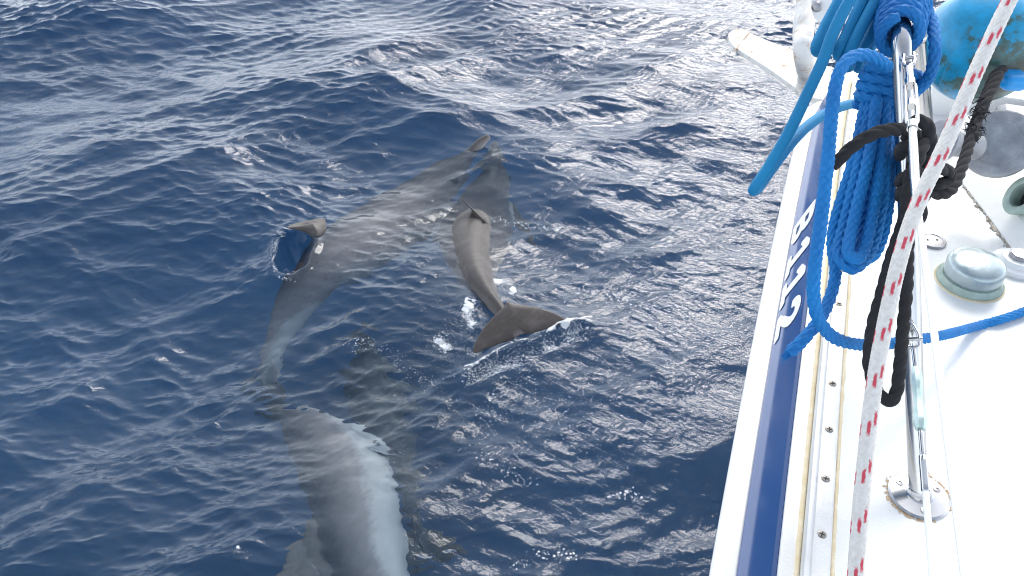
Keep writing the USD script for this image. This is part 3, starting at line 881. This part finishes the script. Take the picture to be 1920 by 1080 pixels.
# mushroom vent
VC = at(1817, 528, 1.4)
vent = obj('vent', turned([(.030, -.002), (.0595, -.002), (.0600, .006), (.0560, .012), (.0545, .016), (.030, .017)], VC, ZUP), bronze, boat, smooth=35)
obj('vent_dome', turned([(.030, .015), (.0500, .0152), (.0520, .022), (.0525, .038), (.0505, .0455), (.045, .050), (.034, .0535), (.020, .0555), (.006, .0563)], VC + BP * .0, ZUP), vent_mat, vent, smooth=40)
obj('vent_bedding', turned([(.04, -.002), (.0635, -.001), (.0630, .0022), (.05, .003)], VC, ZUP), caulk_mat, vent, smooth=30)
# deck filler cap
CC = at(1747, 453, 1.4)
cap = obj('filler_cap', turned([(.015, -.002), (.0270, -.002), (.0275, .003), (.0255, .0052), (.0205, .0056), (.0195, .0042), (.006, .0044)], CC, ZUP), dull_steel, boat, smooth=30)
for q_ in (-1, 1):
    obj('key_hole', turned([(.0022, 0), (.0022, .0006), (.001, .0007)], CC + BP * .009 * q_ + BG * .003 * q_ + ZUP * .0044, ZUP, 12), dark_mat, cap)
# white fitting with a steel cap at the right edge
FC = at(1903, 498, 1.4)
fit = obj('deck_fitting', turned([(.02, -.002), (.046, -.002), (.047, .005), (.044, .010), (.033, .014), (.029, .022), (.020, .023)], FC, ZUP), white_paint, boat, smooth=35)
obj('steel_plug', turned([(.012, .020), (.0205, .0225), (.0205, .0285), (.017, .031), (.005, .0315)], FC, ZUP, 8), dull_steel, fit)
sc = turned([(.003, 0), (.0052, .0008), (.004, .002), (.001, .0024)], FC - BP * .036 - BG * .008 + ZUP * .010, ZUP, 14)
obj('screw', sc, screw_mat, fit, smooth=30)
# green bronze hawse ring
GC = dep(1918, 367, 1.66)
gax = unit(-BP * .75 - BG * .55 + ZUP * .45)
hawse = obj('bronze_hawse', turned([(.0215, -.035), (.033, -.035), (.034, -.006), (.0385, -.002), (.0395, .004), (.0375, .009), (.031, .0105), (.024, .008), (.0205, .0), (.020, -.035)], GC, gax, squash=(1.10, 0.82), x=ZUP), bronze, boat, smooth=40)
obj('hawse_bore', turned([(.018, -.030), (.0205, -.029), (.0205, -.026), (.005, -.0255)], GC, gax, squash=(1.10, 0.82), x=ZUP), dark_mat, hawse)
# windlass
WC = dep(1872, 268, 1.66)
wax = unit(-FWD * .80 - RIGHT * .48 + UP * .10)
wind = obj('windlass', turned([(.02, -.055), (.050, -.055), (.055, -.040), (.069, -.016), (.0705, -.008), (.0690, -.001), (.064, .002), (.045, .003), (.0435, .0055), (.015, .0062)], WC, wax), zinc, boat, smooth=40)
obj('shaft', turned([(.022, .0), (.026, .002), (.024, .02), (.026, .06), (.036, .085), (.041, .089), (.042, .097), (.037, .101), (.016, .102)], WC - RIGHT * .052 - UP * .010 - FWD * .012, unit(-RIGHT * .93 - FWD * .35 + UP * .06)), zinc, wind, smooth=40)
hole = [trimesh.creation.box([.016, .0042, .003]) for _ in range(3)]
for q_, b in enumerate(hole):
    b.apply_transform(trimesh.transformations.rotation_matrix(q_ * math.pi / 3, [0, 0, 1]))
    b.apply_transform(basis(wax)); b.apply_translation(WC + wax * (.0063 + .0003 * q_) + RIGHT * .008 - UP * .020)
obj('crank_socket', joined(*hole), dark_mat, wind)
foot = [bt(1.22, .36, .0), bt(1.22, .52, .0), bt(1.42, .52, .0), bt(1.42, .36, .0)]
obj('windlass_bed', slab(foot, .075, .02, .02), zinc, wind, smooth=30)
# chock on the toe rail
hk = bt(1.345, .078, .0)
chock = obj('fairlead', joined(slab([bt(1.315, .066, 0), bt(1.315, .098, 0), bt(1.385, .098, 0), bt(1.385, .066, 0)], .018, .0, .004), turned([(.008, .012), (.013, .018), (.012, .034), (.006, .036)], bt(1.372, .082, 0), ZUP, 20)), steel, boat, smooth=30)
obj('screw', turned([(.003, 0), (.0062, .0005), (.005, .0015), (.001, .0018)], bt(1.332, .080, .0182), ZUP, 16), screw_mat, chock, smooth=30)

# pulpit
TOP = dep(1691, 92, 1.09)
BASE = at(1722, 930, 1.4)
tdir = unit(TOP - BASE)
fwd_pts = [TOP + (BASE - TOP) * .03, TOP + tdir * .006 + BG * .006, TOP + tdir * .018 + BG * .028, TOP + tdir * .022 + BG * .07, TOP + BG * .30 + BP * .03 + ZUP * .03, TOP + BG * .9 + BP * .16 + ZUP * .06]
pul = obj('pulpit', tube([BASE - ZUP * .0 + tdir * .004, BASE + (TOP - BASE) * .25, BASE + (TOP - BASE) * .5, BASE + (TOP - BASE) * .75] + fwd_pts, .0128, 28, .006), steel, boat, smooth=True)
plate = obj('base_plate', turned([(.016, .0), (.0415, .0), (.0425, .0022), (.0395, .0045), (.020, .0058), (.0165, .008), (.0150, .013), (.011, .014)], BASE, ZUP), steel, pul, smooth=30)
for a_ in (2.75, 4.9, .6):
    c = BASE + (math.cos(a_) * BP + math.sin(a_) * BG) * .029 + ZUP * .0050
    obj('screw', turned([(.002, 0), (.0056, .0003), (.0048, .0016), (.0022, .0019), (.0018, .0008), (.0004, .0008)], c, ZUP, 16), dull_steel, pul, smooth=30)
LEG_T = dep(1726, 110, 1.27)
LEG_B = at(1748, 345, 1.4)
obj('leg', tube([LEG_B, (LEG_B + LEG_T) / 2, LEG_T, LEG_T + (LEG_T - LEG_B) * .12], .0115, 24, .01), steel, pul, smooth=True)
gs = np.random.default_rng(9)
st = []
for k in range(260):
    a_ = gs.uniform(0, 2 * np.pi); rr = .0425 + abs(gs.normal(0, .0024))
    if math.sin(a_ * 2 + .4) + gs.normal(0, .5) < 0.1:
        continue
    e = trimesh.creation.icosphere(1, gs.uniform(.0006, .0019)); e.apply_scale([gs.uniform(.8, 2.2), gs.uniform(.8, 2.2), .12])
    e.apply_translation(BASE + (math.cos(a_) * BP + math.sin(a_) * BG) * rr + ZUP * .0004); st.append(e)
tag(stage.GetPrimAtPath(obj('rust_bloom', joined(*st), rust, pul)), kind='stuff')

# upper lifeline with its open turnbuckle
L1, L2 = at(1720, 380, 1.905), at(1761, 700, 1.895)
ldir = unit(L2 - L1)
up_line = obj('upper_lifeline', tube([L1 - ldir * .03, L1, L2, L2 + ldir * .3, L2 + ldir * 1.2], .0033, 16, .02), wire_mat, boat, smooth=True)
T1, T2 = dep(1704, 108, 1.065), L1 - ldir * .03
tb = unit(T2 - T1)
tw = unit(np.cross(tb, unit(EYE - T1)))                       # across the fitting, in the picture's plane
tn = np.cross(tw, tb)
ln = np.linalg.norm(T2 - T1)
fork = joined(tube([T1 - tb * .010 + tw * .0060, T1 + tb * .008 + tw * .0062, T1 + tb * .017 + tw * .004, T1 + tb * .018, T1 + tb * .017 - tw * .004, T1 + tb * .008 - tw * .0062, T1 - tb * .010 - tw * .0060], .0026, 12, .002),
              tube([T1 - tw * .010, T1 + tw * .010], .0026, 14, .004), tube([T1 + tb * .016, T1 + tb * .060], .0048, 14, .008))
obj('fork', fork, steel, up_line, smooth=True)
a0, a1 = .056, .150
body = [tube([T1 + tb * (a0 + .004) + tw * .0052 * q_ * .7, T1 + tb * (a0 + .012) + tw * .0058 * q_, T1 + tb * (a1 - .012) + tw * .0058 * q_, T1 + tb * (a1 - .004) + tw * .0052 * q_ * .7], .0024, 12, .006) for q_ in (-1, 1)]
for x in (a0 + .002, (a0 + a1) / 2, a1 - .002):
    body.append(tube([T1 + tb * (x - .006), T1 + tb * (x + .006)], .0064 if x != (a0 + a1) / 2 else .0052, 16, .003))
obj('turnbuckle', joined(*body), steel, up_line, smooth=30)
obj('swage', tube([T1 + tb * (a1 - .01), T1 + tb * (a1 + .02), T1 + tb * (ln - .01), T2 + ldir * .02], [.0045, .0052, .0052, .0048], 16, .008), steel, up_line, smooth=True)

# lower lifeline with a green bronze turnbuckle
M0 = BASE + (TOP - BASE) * .405
Q0, Q1, Q2, Q3, Q4 = dep(1711, 640, 1.120), dep(1717, 690, 1.095), dep(1726, 805, 1.035), dep(1730, 856, 1.010), dep(1735, 915, .985)
qd = unit(Q4 - Q1)
lo_line = obj('lower_lifeline', tube([Q4 - qd * .01, Q4, Q4 + qd * .12, Q4 + qd * .9], .0040, 16, .02), wire_mat, boat, smooth=True)
qw = unit(np.cross(qd, unit(EYE - Q0)))
shk = [Q0 + qd * -.032 + qw * .001, Q0 + qd * -.012 + qw * .0075, Q0 + qd * .006 + qw * .0072, Q0 + qd * .011, Q0 + qd * .006 - qw * .0072, Q0 + qd * -.012 - qw * .0075, Q0 + qd * -.032 - qw * .001]
obj('shackle', joined(tube(shk, .0024, 12, .002), tube([Q0 + qd * -.004 - qw * .013, Q0 + qd * -.004 + qw * .013], .0026, 12, .004), tube([M0, Q0 - qd * .040, Q0 - qd * .026], .0030, 12, .004)), steel, lo_line, smooth=True)
obj('threaded_rod', tube([Q0 + qd * .004, Q1, Q1 + qd * .01], .0030, 12, .006), steel, lo_line, smooth=True)
tbk = [tube([Q1 + (Q2 - Q1) * x for x in (0, .05, .10, .2, .5, .8, .86, .93, 1.0)], [.0050, .0072, .0075, .0060, .0058, .0060, .0080, .0088, .0060], 8, .003)]
obj('turnbuckle', joined(*tbk), bronze_pale, lo_line, smooth=35, label='pale green bronze turnbuckle body')
obj('swage', joined(tube([Q2, Q3], .0032, 12, .006), tube([Q3, Q3 + (Q4 - Q3) * .5, Q4 + qd * .004], .0050, 16, .006)), steel, lo_line, smooth=True)

# ------------------------------------------------------------------ anchor on the bow roller
anchor = thing('anchor', 'worn white anchor with a rust ringed fluke tip sticking out past the bow', 'anchor')
fp = [at(px, py, 1.22) for px, py in ((1367, 74), (1369, 64), (1378, 58), (1392, 56), (1404, 61), (1440, 76), (1490, 94), (1540, 112), (1580, 150), (1560, 190), (1520, 183), (1492, 165), (1440, 128), (1400, 103), (1380, 90))]
obj('fluke', slab(fp, 0.0, -.014, .003), anchor_mat, anchor, smooth=25)
t1 = [at(px, py, 1.2215) for px, py in ((1382, 92), (1387, 80), (1396, 72), (1405, 62))]
obj('rust_line', tube([p for p in t1], .0022, 8, .004), rust, anchor, smooth=True)
fp2 = [at(px, py, 1.225) for px, py in ((1366, 74), (1366, 62), (1374, 56), (1388, 53), (1404, 60), (1394, 73), (1386, 82), (1380, 92))]
obj('fluke_cap', slab(fp2, 0.0, -.016, .002), anchor_mat, anchor, smooth=25)
sh = [at(1510, 150, 1.23), dep(1508, 110, 1.95), dep(1506, 60, 1.97), dep(1512, 10, 2.0), dep(1520, -60, 2.05)]
tm = tube(sh, [.026, .020, .022, .024, .026], 14, .008)
v = np.array(tm.vertices); v += (meshkit.fbm(v * 45, 3, 2)[:, None] - .5) * .012 * unit(v - v.mean(0)); tm.vertices = v
obj('shank', tm, anchor_mat, anchor, smooth=True)
pl = [dep(px, py, 1.93) for px, py in ((1520, -30), (1522, 20), (1527, 35), (1540, 42), (1552, 38), (1575, 0), (1585, -40))]
pn = unit(EYE - pl[0])
rings = np.array([np.array(pl) + pn * .006, np.array(pl) - pn * .006])
obj('cheek_plate', trimesh.Trimesh(*skin(rings), process=False), white_paint, anchor, smooth=20)
obj('bolt', turned([(.006, 0), (.013, .001), (.013, .004), (.009, .009), (.003, .010)], dep(1532, 12, 1.922), pn, 20), dull_steel, anchor, smooth=30)

# ------------------------------------------------------------------ fender
FEN, FR = dep(1840, 84, 1.36), 0.094
fend_mat = usdkit.material(stage, '/World/Looks/grimy_blue_vinyl', {
    'g': ('geometry', {}),
    'off': ('vector_math', {'math_type': 'subtract', 'vector2': tuple(FEN + FR * unit(-UP * .75 - FWD * .6 + RIGHT * .25))}),
    'len': ('vector_math', {'math_type': 'length'}),
    'n': ('noise_texture', {'scale': 26.0, 'detail': 7.0, 'roughness': 0.68}),
    'd': ('math', {'math_type': 'multiply_add', 'value2': -3.3, 'value3': 0.28}),
    's': ('math', {'math_type': 'add'}),
    'r': ('rgb_ramp', {'ramp': [(0.30, (0.006, 0.31, 0.58)), (0.48, (0.010, 0.23, 0.40)), (0.54, (0.045, 0.115, 0.11)), (0.68, (0.035, 0.045, 0.035))]}),
    'p': ('principled_bsdf', {'roughness': 0.3}),
    'b': ('bump', {'strength': 0.5, 'distance': 0.001}),
}, [('g.position', 'off.vector1'), ('off.vector', 'len.vector1'), ('g.position', 'n.vector'), ('len.value', 'd.value1'), ('d.value', 's.value1'), ('n.fac', 's.value2'), ('s.value', 'r.fac'), ('r.color', 'p.base_color'), ('n.fac', 'b.height'), ('b.normal', 'p.normal')], surface='p.BSDF')
fender = thing('fender', 'round blue vinyl fender with dark grime, hung inside the bow rail', 'fender')
nose = unit(-unit(ray(1840, 84)) * .74 + .67 * (.66 * RIGHT - .75 * UP))
th_ = np.linspace(-math.pi / 2, math.pi / 2, 40)
obj('ball', turned(np.stack([np.maximum(np.cos(th_), .01) * FR, np.sin(th_) * FR], 1), FEN, nose, 64), fend_mat, fender, smooth=True)
lug = m3.Manifold.batch_hull([m3.Manifold.sphere(.013, 24).translate(tuple(FEN + nose * (FR * .95) + q_ * .010 * unit(np.cross(nose, UP)) + e_ * nose)) for q_ in (-1, 1) for e_ in (0, .020)])
obj('eye_lug', lug, mat('blue_vinyl', (.008, .26, .62), .3), fender, smooth=40)

# ------------------------------------------------------------------ ropes
def rope_mat(name, color, dark, rough=0.75):
    return usdkit.material(stage, '/World/Looks/' + name, {
        'g': ('geometry', {}),
        'n': ('noise_texture', {'scale': 420.0, 'detail': 3.0}),
        'n2': ('noise_texture', {'scale': 11.0, 'detail': 4.0}),
        'ad': ('math', {'math_type': 'multiply_add', 'value2': 0.45}),
        'r': ('rgb_ramp', {'ramp': [(0.45, dark), (0.95, color)]}),
        'b': ('bump', {'strength': 0.7, 'distance': 0.0006}),
        'p': ('principled_bsdf', {'roughness': rough, 'sheen_weight': 0.25, 'sheen_roughness': 0.4, 'sheen_tint': color}),
    }, [('g.position', 'n.vector'), ('g.position', 'n2.vector'), ('n.fac', 'ad.value1'), ('n2.fac', 'ad.value3'), ('ad.value', 'r.fac'), ('r.color', 'p.base_color'), ('n.fac', 'b.height'), ('b.normal', 'p.normal')], surface='p.BSDF')


blue = rope_mat('royal_blue_rope', (.001, .195, .52), (.001, .115, .36))
teal = rope_mat('teal_blue_rope', (.004, .235, .46), (.004, .155, .34))
black = rope_mat('black_rope', (.020, .019, .021), (.007, .007, .008), .9)
BR = .0078


def lay(name, pts, r, m_, parent, kind='braid', seed=0, **kw):
    tm, _, _ = rope(pts, r, kind, seed=seed, **kw)
    return obj(name, tm, m_, parent, smooth=True)


coil = thing('mooring_line', 'royal blue braided line coiled round the top of the steel rail', 'rope')
# turns round the rail
axis = unit(BG + ZUP * .04 + BP * .05)
O = TOP + tdir * .020 + BG * .012
e1, e2 = unit(np.cross(axis, ZUP)), None
e2 = np.cross(e1, axis)
hel = []
for k in range(0, 5 * 14 + 5):
    a_ = k / 14 * 2 * math.pi
    grow = .0225 + .0016 * (k / 14)
    hel.append(O + axis * (.0165 * k / 14 - .004) + grow * (math.cos(a_ + 1.9) * e1 + math.sin(a_ + 1.9) * e2 * 1.18) - e2 * .006)
lay('rail_turns', hel, BR, blue, coil)
# turns holding the hank
vc = dep(1664, 166, 1.155)
vax = unit(dep(1672, 130, 1.085) - dep(1655, 200, 1.10))
f1 = unit(np.cross(vax, FWD)); f2 = np.cross(vax, f1)
hel = []
for k in range(0, 4 * 14 + 1):
    a_ = k / 14 * 2 * math.pi
    hel.append(vc + vax * (.0135 * (2.0 - k / 14)) + .036 * math.cos(a_) * f1 + .0235 * math.sin(a_) * f2)
lay('frapping_turns', hel, BR, blue, coil, seed=3)
# strand from the turns that closes them on the right
lay('closing_strand', [dep(1690, -18, 1.16), dep(1725, 2, 1.15), dep(1747, 40, 1.125), dep(1753, 82, 1.10), dep(1751, 115, 1.10), dep(1738, 150, 1.125), dep(1708, 178, 1.14), dep(1680, 186, 1.155), dep(1650, 178, 1.17)], BR, blue, coil, seed=5)
loops = [[(1634, 180, 1.10), (1612, 300, 1.08), (1583, 420, 1.06), (1572, 478, 1.05), (1600, 503, 1.04), (1632, 470, 1.05), (1650, 400, 1.06), (1660, 300, 1.08), (1668, 180, 1.10)],
         [(1645, 180, 1.085), (1630, 290, 1.065), (1604, 400, 1.045), (1590, 468, 1.03), (1606, 486, 1.025), (1622, 462, 1.035), (1640, 380, 1.05), (1652, 290, 1.07), (1660, 180, 1.09)],
         [(1652, 180, 1.12), (1641, 300, 1.10), (1618, 420, 1.09), (1612, 470, 1.08), (1634, 482, 1.08), (1655, 440, 1.085), (1668, 360, 1.09), (1672, 270, 1.10), (1672, 180, 1.12)],
         [(1626, 180, 1.105), (1600, 300, 1.09), (1570, 400, 1.08), (1561, 455, 1.075), (1566, 520, 1.07), (1545, 585, 1.06), (1512, 630, 1.05), (1478, 664, 1.045)],
         [(1658, 180, 1.10), (1652, 300, 1.075), (1636, 410, 1.06), (1622, 455, 1.055), (1626, 470, 1.06), (1640, 440, 1.07), (1660, 350, 1.085), (1668, 260, 1.10), (1676, 180, 1.11)]]
for k, lp in enumerate(loops):
    lay('hank_loop' if k != 3 else 'loose_end', [dep(a_, b_, t_ + .05 * np.clip((640 - b_) / 200, 0, 1)) for a_, b_, t_ in lp], BR, blue, coil, seed=10 + k)
lay('long_bight', [dep(1668, 128, 1.07), dep(1640, 108, 1.045), dep(1606, 104, 1.03), dep(1577, 128, 1.02), dep(1562, 190, 1.015), dep(1553, 290, 1.01), dep(1541, 400, 1.005), dep(1528, 500, 1.0), dep(1526, 560, 1.005), dep(1538, 605, 1.02),
                   dep(1566, 634, 1.05), dep(1610, 646, 1.09), dep(1660, 645, 1.16), dep(1712, 638, 1.24), dep(1770, 628, 1.33)] + [at(1830, 612, 1.409), at(1880, 598, 1.409), at(1925, 582, 1.409), at(2010, 545, 1.409)], BR, blue, coil, seed=30)
tips = []
gs = np.random.default_rng(2)
for k in range(26):
    c0 = dep(1482 + gs.normal(0, 3), 660 + gs.normal(0, 3), 1.045)
    tips.append(tube([c0, c0 + (dep(1470, 674, 1.045) - dep(1482, 660, 1.045)) * gs.uniform(.5, 1.2) + gs.normal(0, .0022, 3)], [.0011, .0004], 5, .004))
tag(stage.GetPrimAtPath(obj('frayed_tip', joined(*tips), blue, coil)), kind='stuff')

dock = thing('dock_line', 'teal blue line draped over the bow rail with one long loop hanging over the water', 'rope')
lay('overboard_loop', [dep(1640, -60, 1.08), dep(1594, 0, 1.09), dep(1563, 60, 1.10), dep(1542, 115, 1.11), dep(1512, 180, 1.12), dep(1478, 250, 1.13), dep(1440, 315, 1.14), dep(1419, 346, 1.145), dep(1413, 356, 1.155), dep(1421, 352, 1.17), dep(1450, 312, 1.19),
                      dep(1492, 258, 1.22), dep(1535, 221, 1.28), dep(1575, 201, 1.36), dep(1610, 194, 1.45), dep(1650, 200, 1.52)], .0082, teal, dock, 'fine', seed=40)
for k, lp in enumerate([[(1604, -60, 1.13), (1574, 0, 1.13), (1545, 55, 1.13), (1531, 88, 1.13), (1538, 92, 1.15), (1565, 40, 1.17), (1600, -20, 1.18), (1620, -60, 1.18)],
                        [(1650, -60, 1.16), (1618, 0, 1.16), (1590, 60, 1.16), (1572, 95, 1.16), (1578, 103, 1.18), (1602, 60, 1.19), (1630, 0, 1.2), (1655, -60, 1.2)],
                        [(1670, -60, 1.15), (1642, 0, 1.15), (1610, 62, 1.15), (1588, 110, 1.155), (1593, 124, 1.17), (1618, 80, 1.18), (1645, 20, 1.19), (1680, -60, 1.2)],
                        [(1690, -60, 1.17), (1662, 0, 1.17), (1634, 60, 1.17), (1610, 110, 1.17), (1612, 125, 1.19), (1636, 80, 1.2), (1660, 20, 1.2), (1695, -60, 1.2)]]):
    lay('loop', [dep(*q) for q in lp], .0082, teal, dock, 'fine', seed=50 + k)

tie = thing('black_rope', 'frayed black laid rope knotted round the steel rail and tied to the blue fender', 'rope')
KR = .0082
lay('tail', [dep(1561, 314, 1.045), dep(1580, 292, 1.035), dep(1612, 265, 1.03), dep(1650, 247, 1.03), dep(1690, 243, 1.045), dep(1716, 252, 1.07), dep(1735, 275, 1.10)], KR, black, tie, 'laid', seed=60)
knots = [[(1700, 262, 1.10), (1708, 236, 1.06), (1726, 226, 1.045), (1742, 246, 1.04), (1742, 290, 1.045), (1728, 330, 1.05), (1710, 362, 1.055), (1696, 380, 1.09)],
         [(1740, 300, 1.10), (1722, 282, 1.045), (1702, 274, 1.04), (1689, 282, 1.075), (1692, 296, 1.13), (1715, 306, 1.16), (1740, 312, 1.13), (1748, 328, 1.08)],
         [(1735, 262, 1.04), (1720, 300, 1.025), (1706, 340, 1.03), (1700, 380, 1.045), (1699, 420, 1.055)],
         [(1688, 345, 1.09), (1696, 332, 1.05), (1716, 326, 1.035), (1738, 322, 1.06), (1764, 316, 1.085), (1780, 324, 1.10), (1776, 340, 1.105), (1752, 346, 1.10), (1722, 352, 1.12), (1694, 362, 1.13)],
         [(1690, 372, 1.10), (1694, 358, 1.055), (1714, 370, 1.05), (1726, 396, 1.06), (1722, 420, 1.07)]]
for k, lp in enumerate(knots):
    lay('knot_turn', [dep(*q) for q in lp], KR, black, tie, 'laid', seed=61 + k)
lay('fender_lanyard', [dep(1728, 372, 1.10), dep(1745, 360, 1.105), dep(1764, 364, 1.11), dep(1783, 356, 1.12), dep(1798, 328, 1.14), dep(1812, 288, 1.17), dep(1824, 245, 1.20), dep(1838, 208, 1.225), dep(1852, 172, 1.25), dep(1866, 142, 1.265), dep(1884, 128, 1.275)], KR * .95, black, tie, 'laid', seed=70)
lay('doubled_part', [dep(1826, 262, 1.185), dep(1832, 226, 1.21), dep(1848, 190, 1.225), dep(1862, 160, 1.245), dep(1874, 138, 1.26)], KR * .95, black, tie, 'laid', seed=71)
lay('hanging_bight', [dep(1705, 392, 1.075), dep(1703, 450, 1.055), dep(1700, 540, 1.035), dep(1692, 630, 1.02), dep(1686, 700, 1.01), dep(1680, 738, 1.005), dep(1668, 752, 1.005), dep(1652, 742, 1.01), dep(1636, 712, 1.02), dep(1629, 672, 1.025),
                      dep(1636, 612, 1.03), dep(1650, 560, 1.04), dep(1672, 480, 1.055), dep(1692, 420, 1.07), dep(1700, 388, 1.085)], KR * .92, black, tie, 'laid', seed=72)
hair = []
for k in range(90):
    f = gs.random()
    p0 = dep(1824 + 20 * f, 262 - 78 * f, 1.185 + .04 * f) + gs.normal(0, .003, 3)
    sd = gs.choice([-1, 1])
    hair.append(tube([p0, p0 + RIGHT * sd * gs.uniform(.005, .010) + UP * gs.normal(0, .004), p0 + RIGHT * sd * gs.uniform(.008, .013) - UP * gs.uniform(-.002, .007)], [.0012, .0004], 4, .004))
tag(stage.GetPrimAtPath(obj('frayed_fibres', joined(*hair), black, tie)), kind='stuff')

fleck = usdkit.material(stage, '/World/Looks/white_red_rope', {
    'a': ('attribute', {'attribute': 'fleck'}),
    'g': ('geometry', {}),
    'n': ('noise_texture', {'scale': 300.0, 'detail': 3.0}),
    'w': ('rgb_ramp', {'ramp': [(0.3, (.60, .57, .52)), (0.7, (.72, .70, .66))]}),
    'st': ('map_range', {'from_min': 0.40, 'from_max': 0.80, 'clamp': True}),
    'm': ('mix_color', {'b': (.55, .055, .085)}),
    'b': ('bump', {'strength': 0.5, 'distance': 0.0004}),
    'p': ('principled_bsdf', {'roughness': 0.7}),
}, [('g.position', 'n.vector'), ('n.fac', 'w.fac'), ('a.fac', 'st.value'), ('st.result', 'm.fac'), ('w.color', 'm.a'), ('m.result', 'p.base_color'), ('n.fac', 'b.height'), ('b.normal', 'p.normal')], surface='p.BSDF')
jp = [dep(1960, -130, .66), dep(1893, 0, .655), dep(1832, 130, .65), dep(1775, 265, .645), dep(1722, 380, .64), dep(1690, 475, .635), dep(1663, 590, .63), dep(1641, 710, .625), dep(1626, 830, .62), dep(1614, 950, .615), dep(1604, 1085, .61), dep(1596, 1260, .60), dep(1590, 1500, .59)]
tm, uu, vv = rope(jp, .0060, 'fine', m=40, step=.0014)
fl = np.zeros(len(uu))
for k in range(3):
    for q_, dv in ((0, 0.0), (.115, .0075)):
        du = np.mod(uu - (k / 3 + q_) + .5, 1) - .5
        dvv = np.mod(vv - dv - k * .013 + .018, .036) - .018
        edge_ = meshkit.noise(np.stack([uu * 60, vv * 900, uu * 0], -1), 3) - .5
        fl = np.maximum(fl, np.clip(1.5 - np.maximum(np.abs(du) / .040, np.abs(dvv) / .0056) + edge_ * .5, 0, 1))
obj('control_line', tm, fleck, smooth=True, prim={'fleck': fl}, label='taut white line with red flecks crossing in front of the rail', cat='rope')
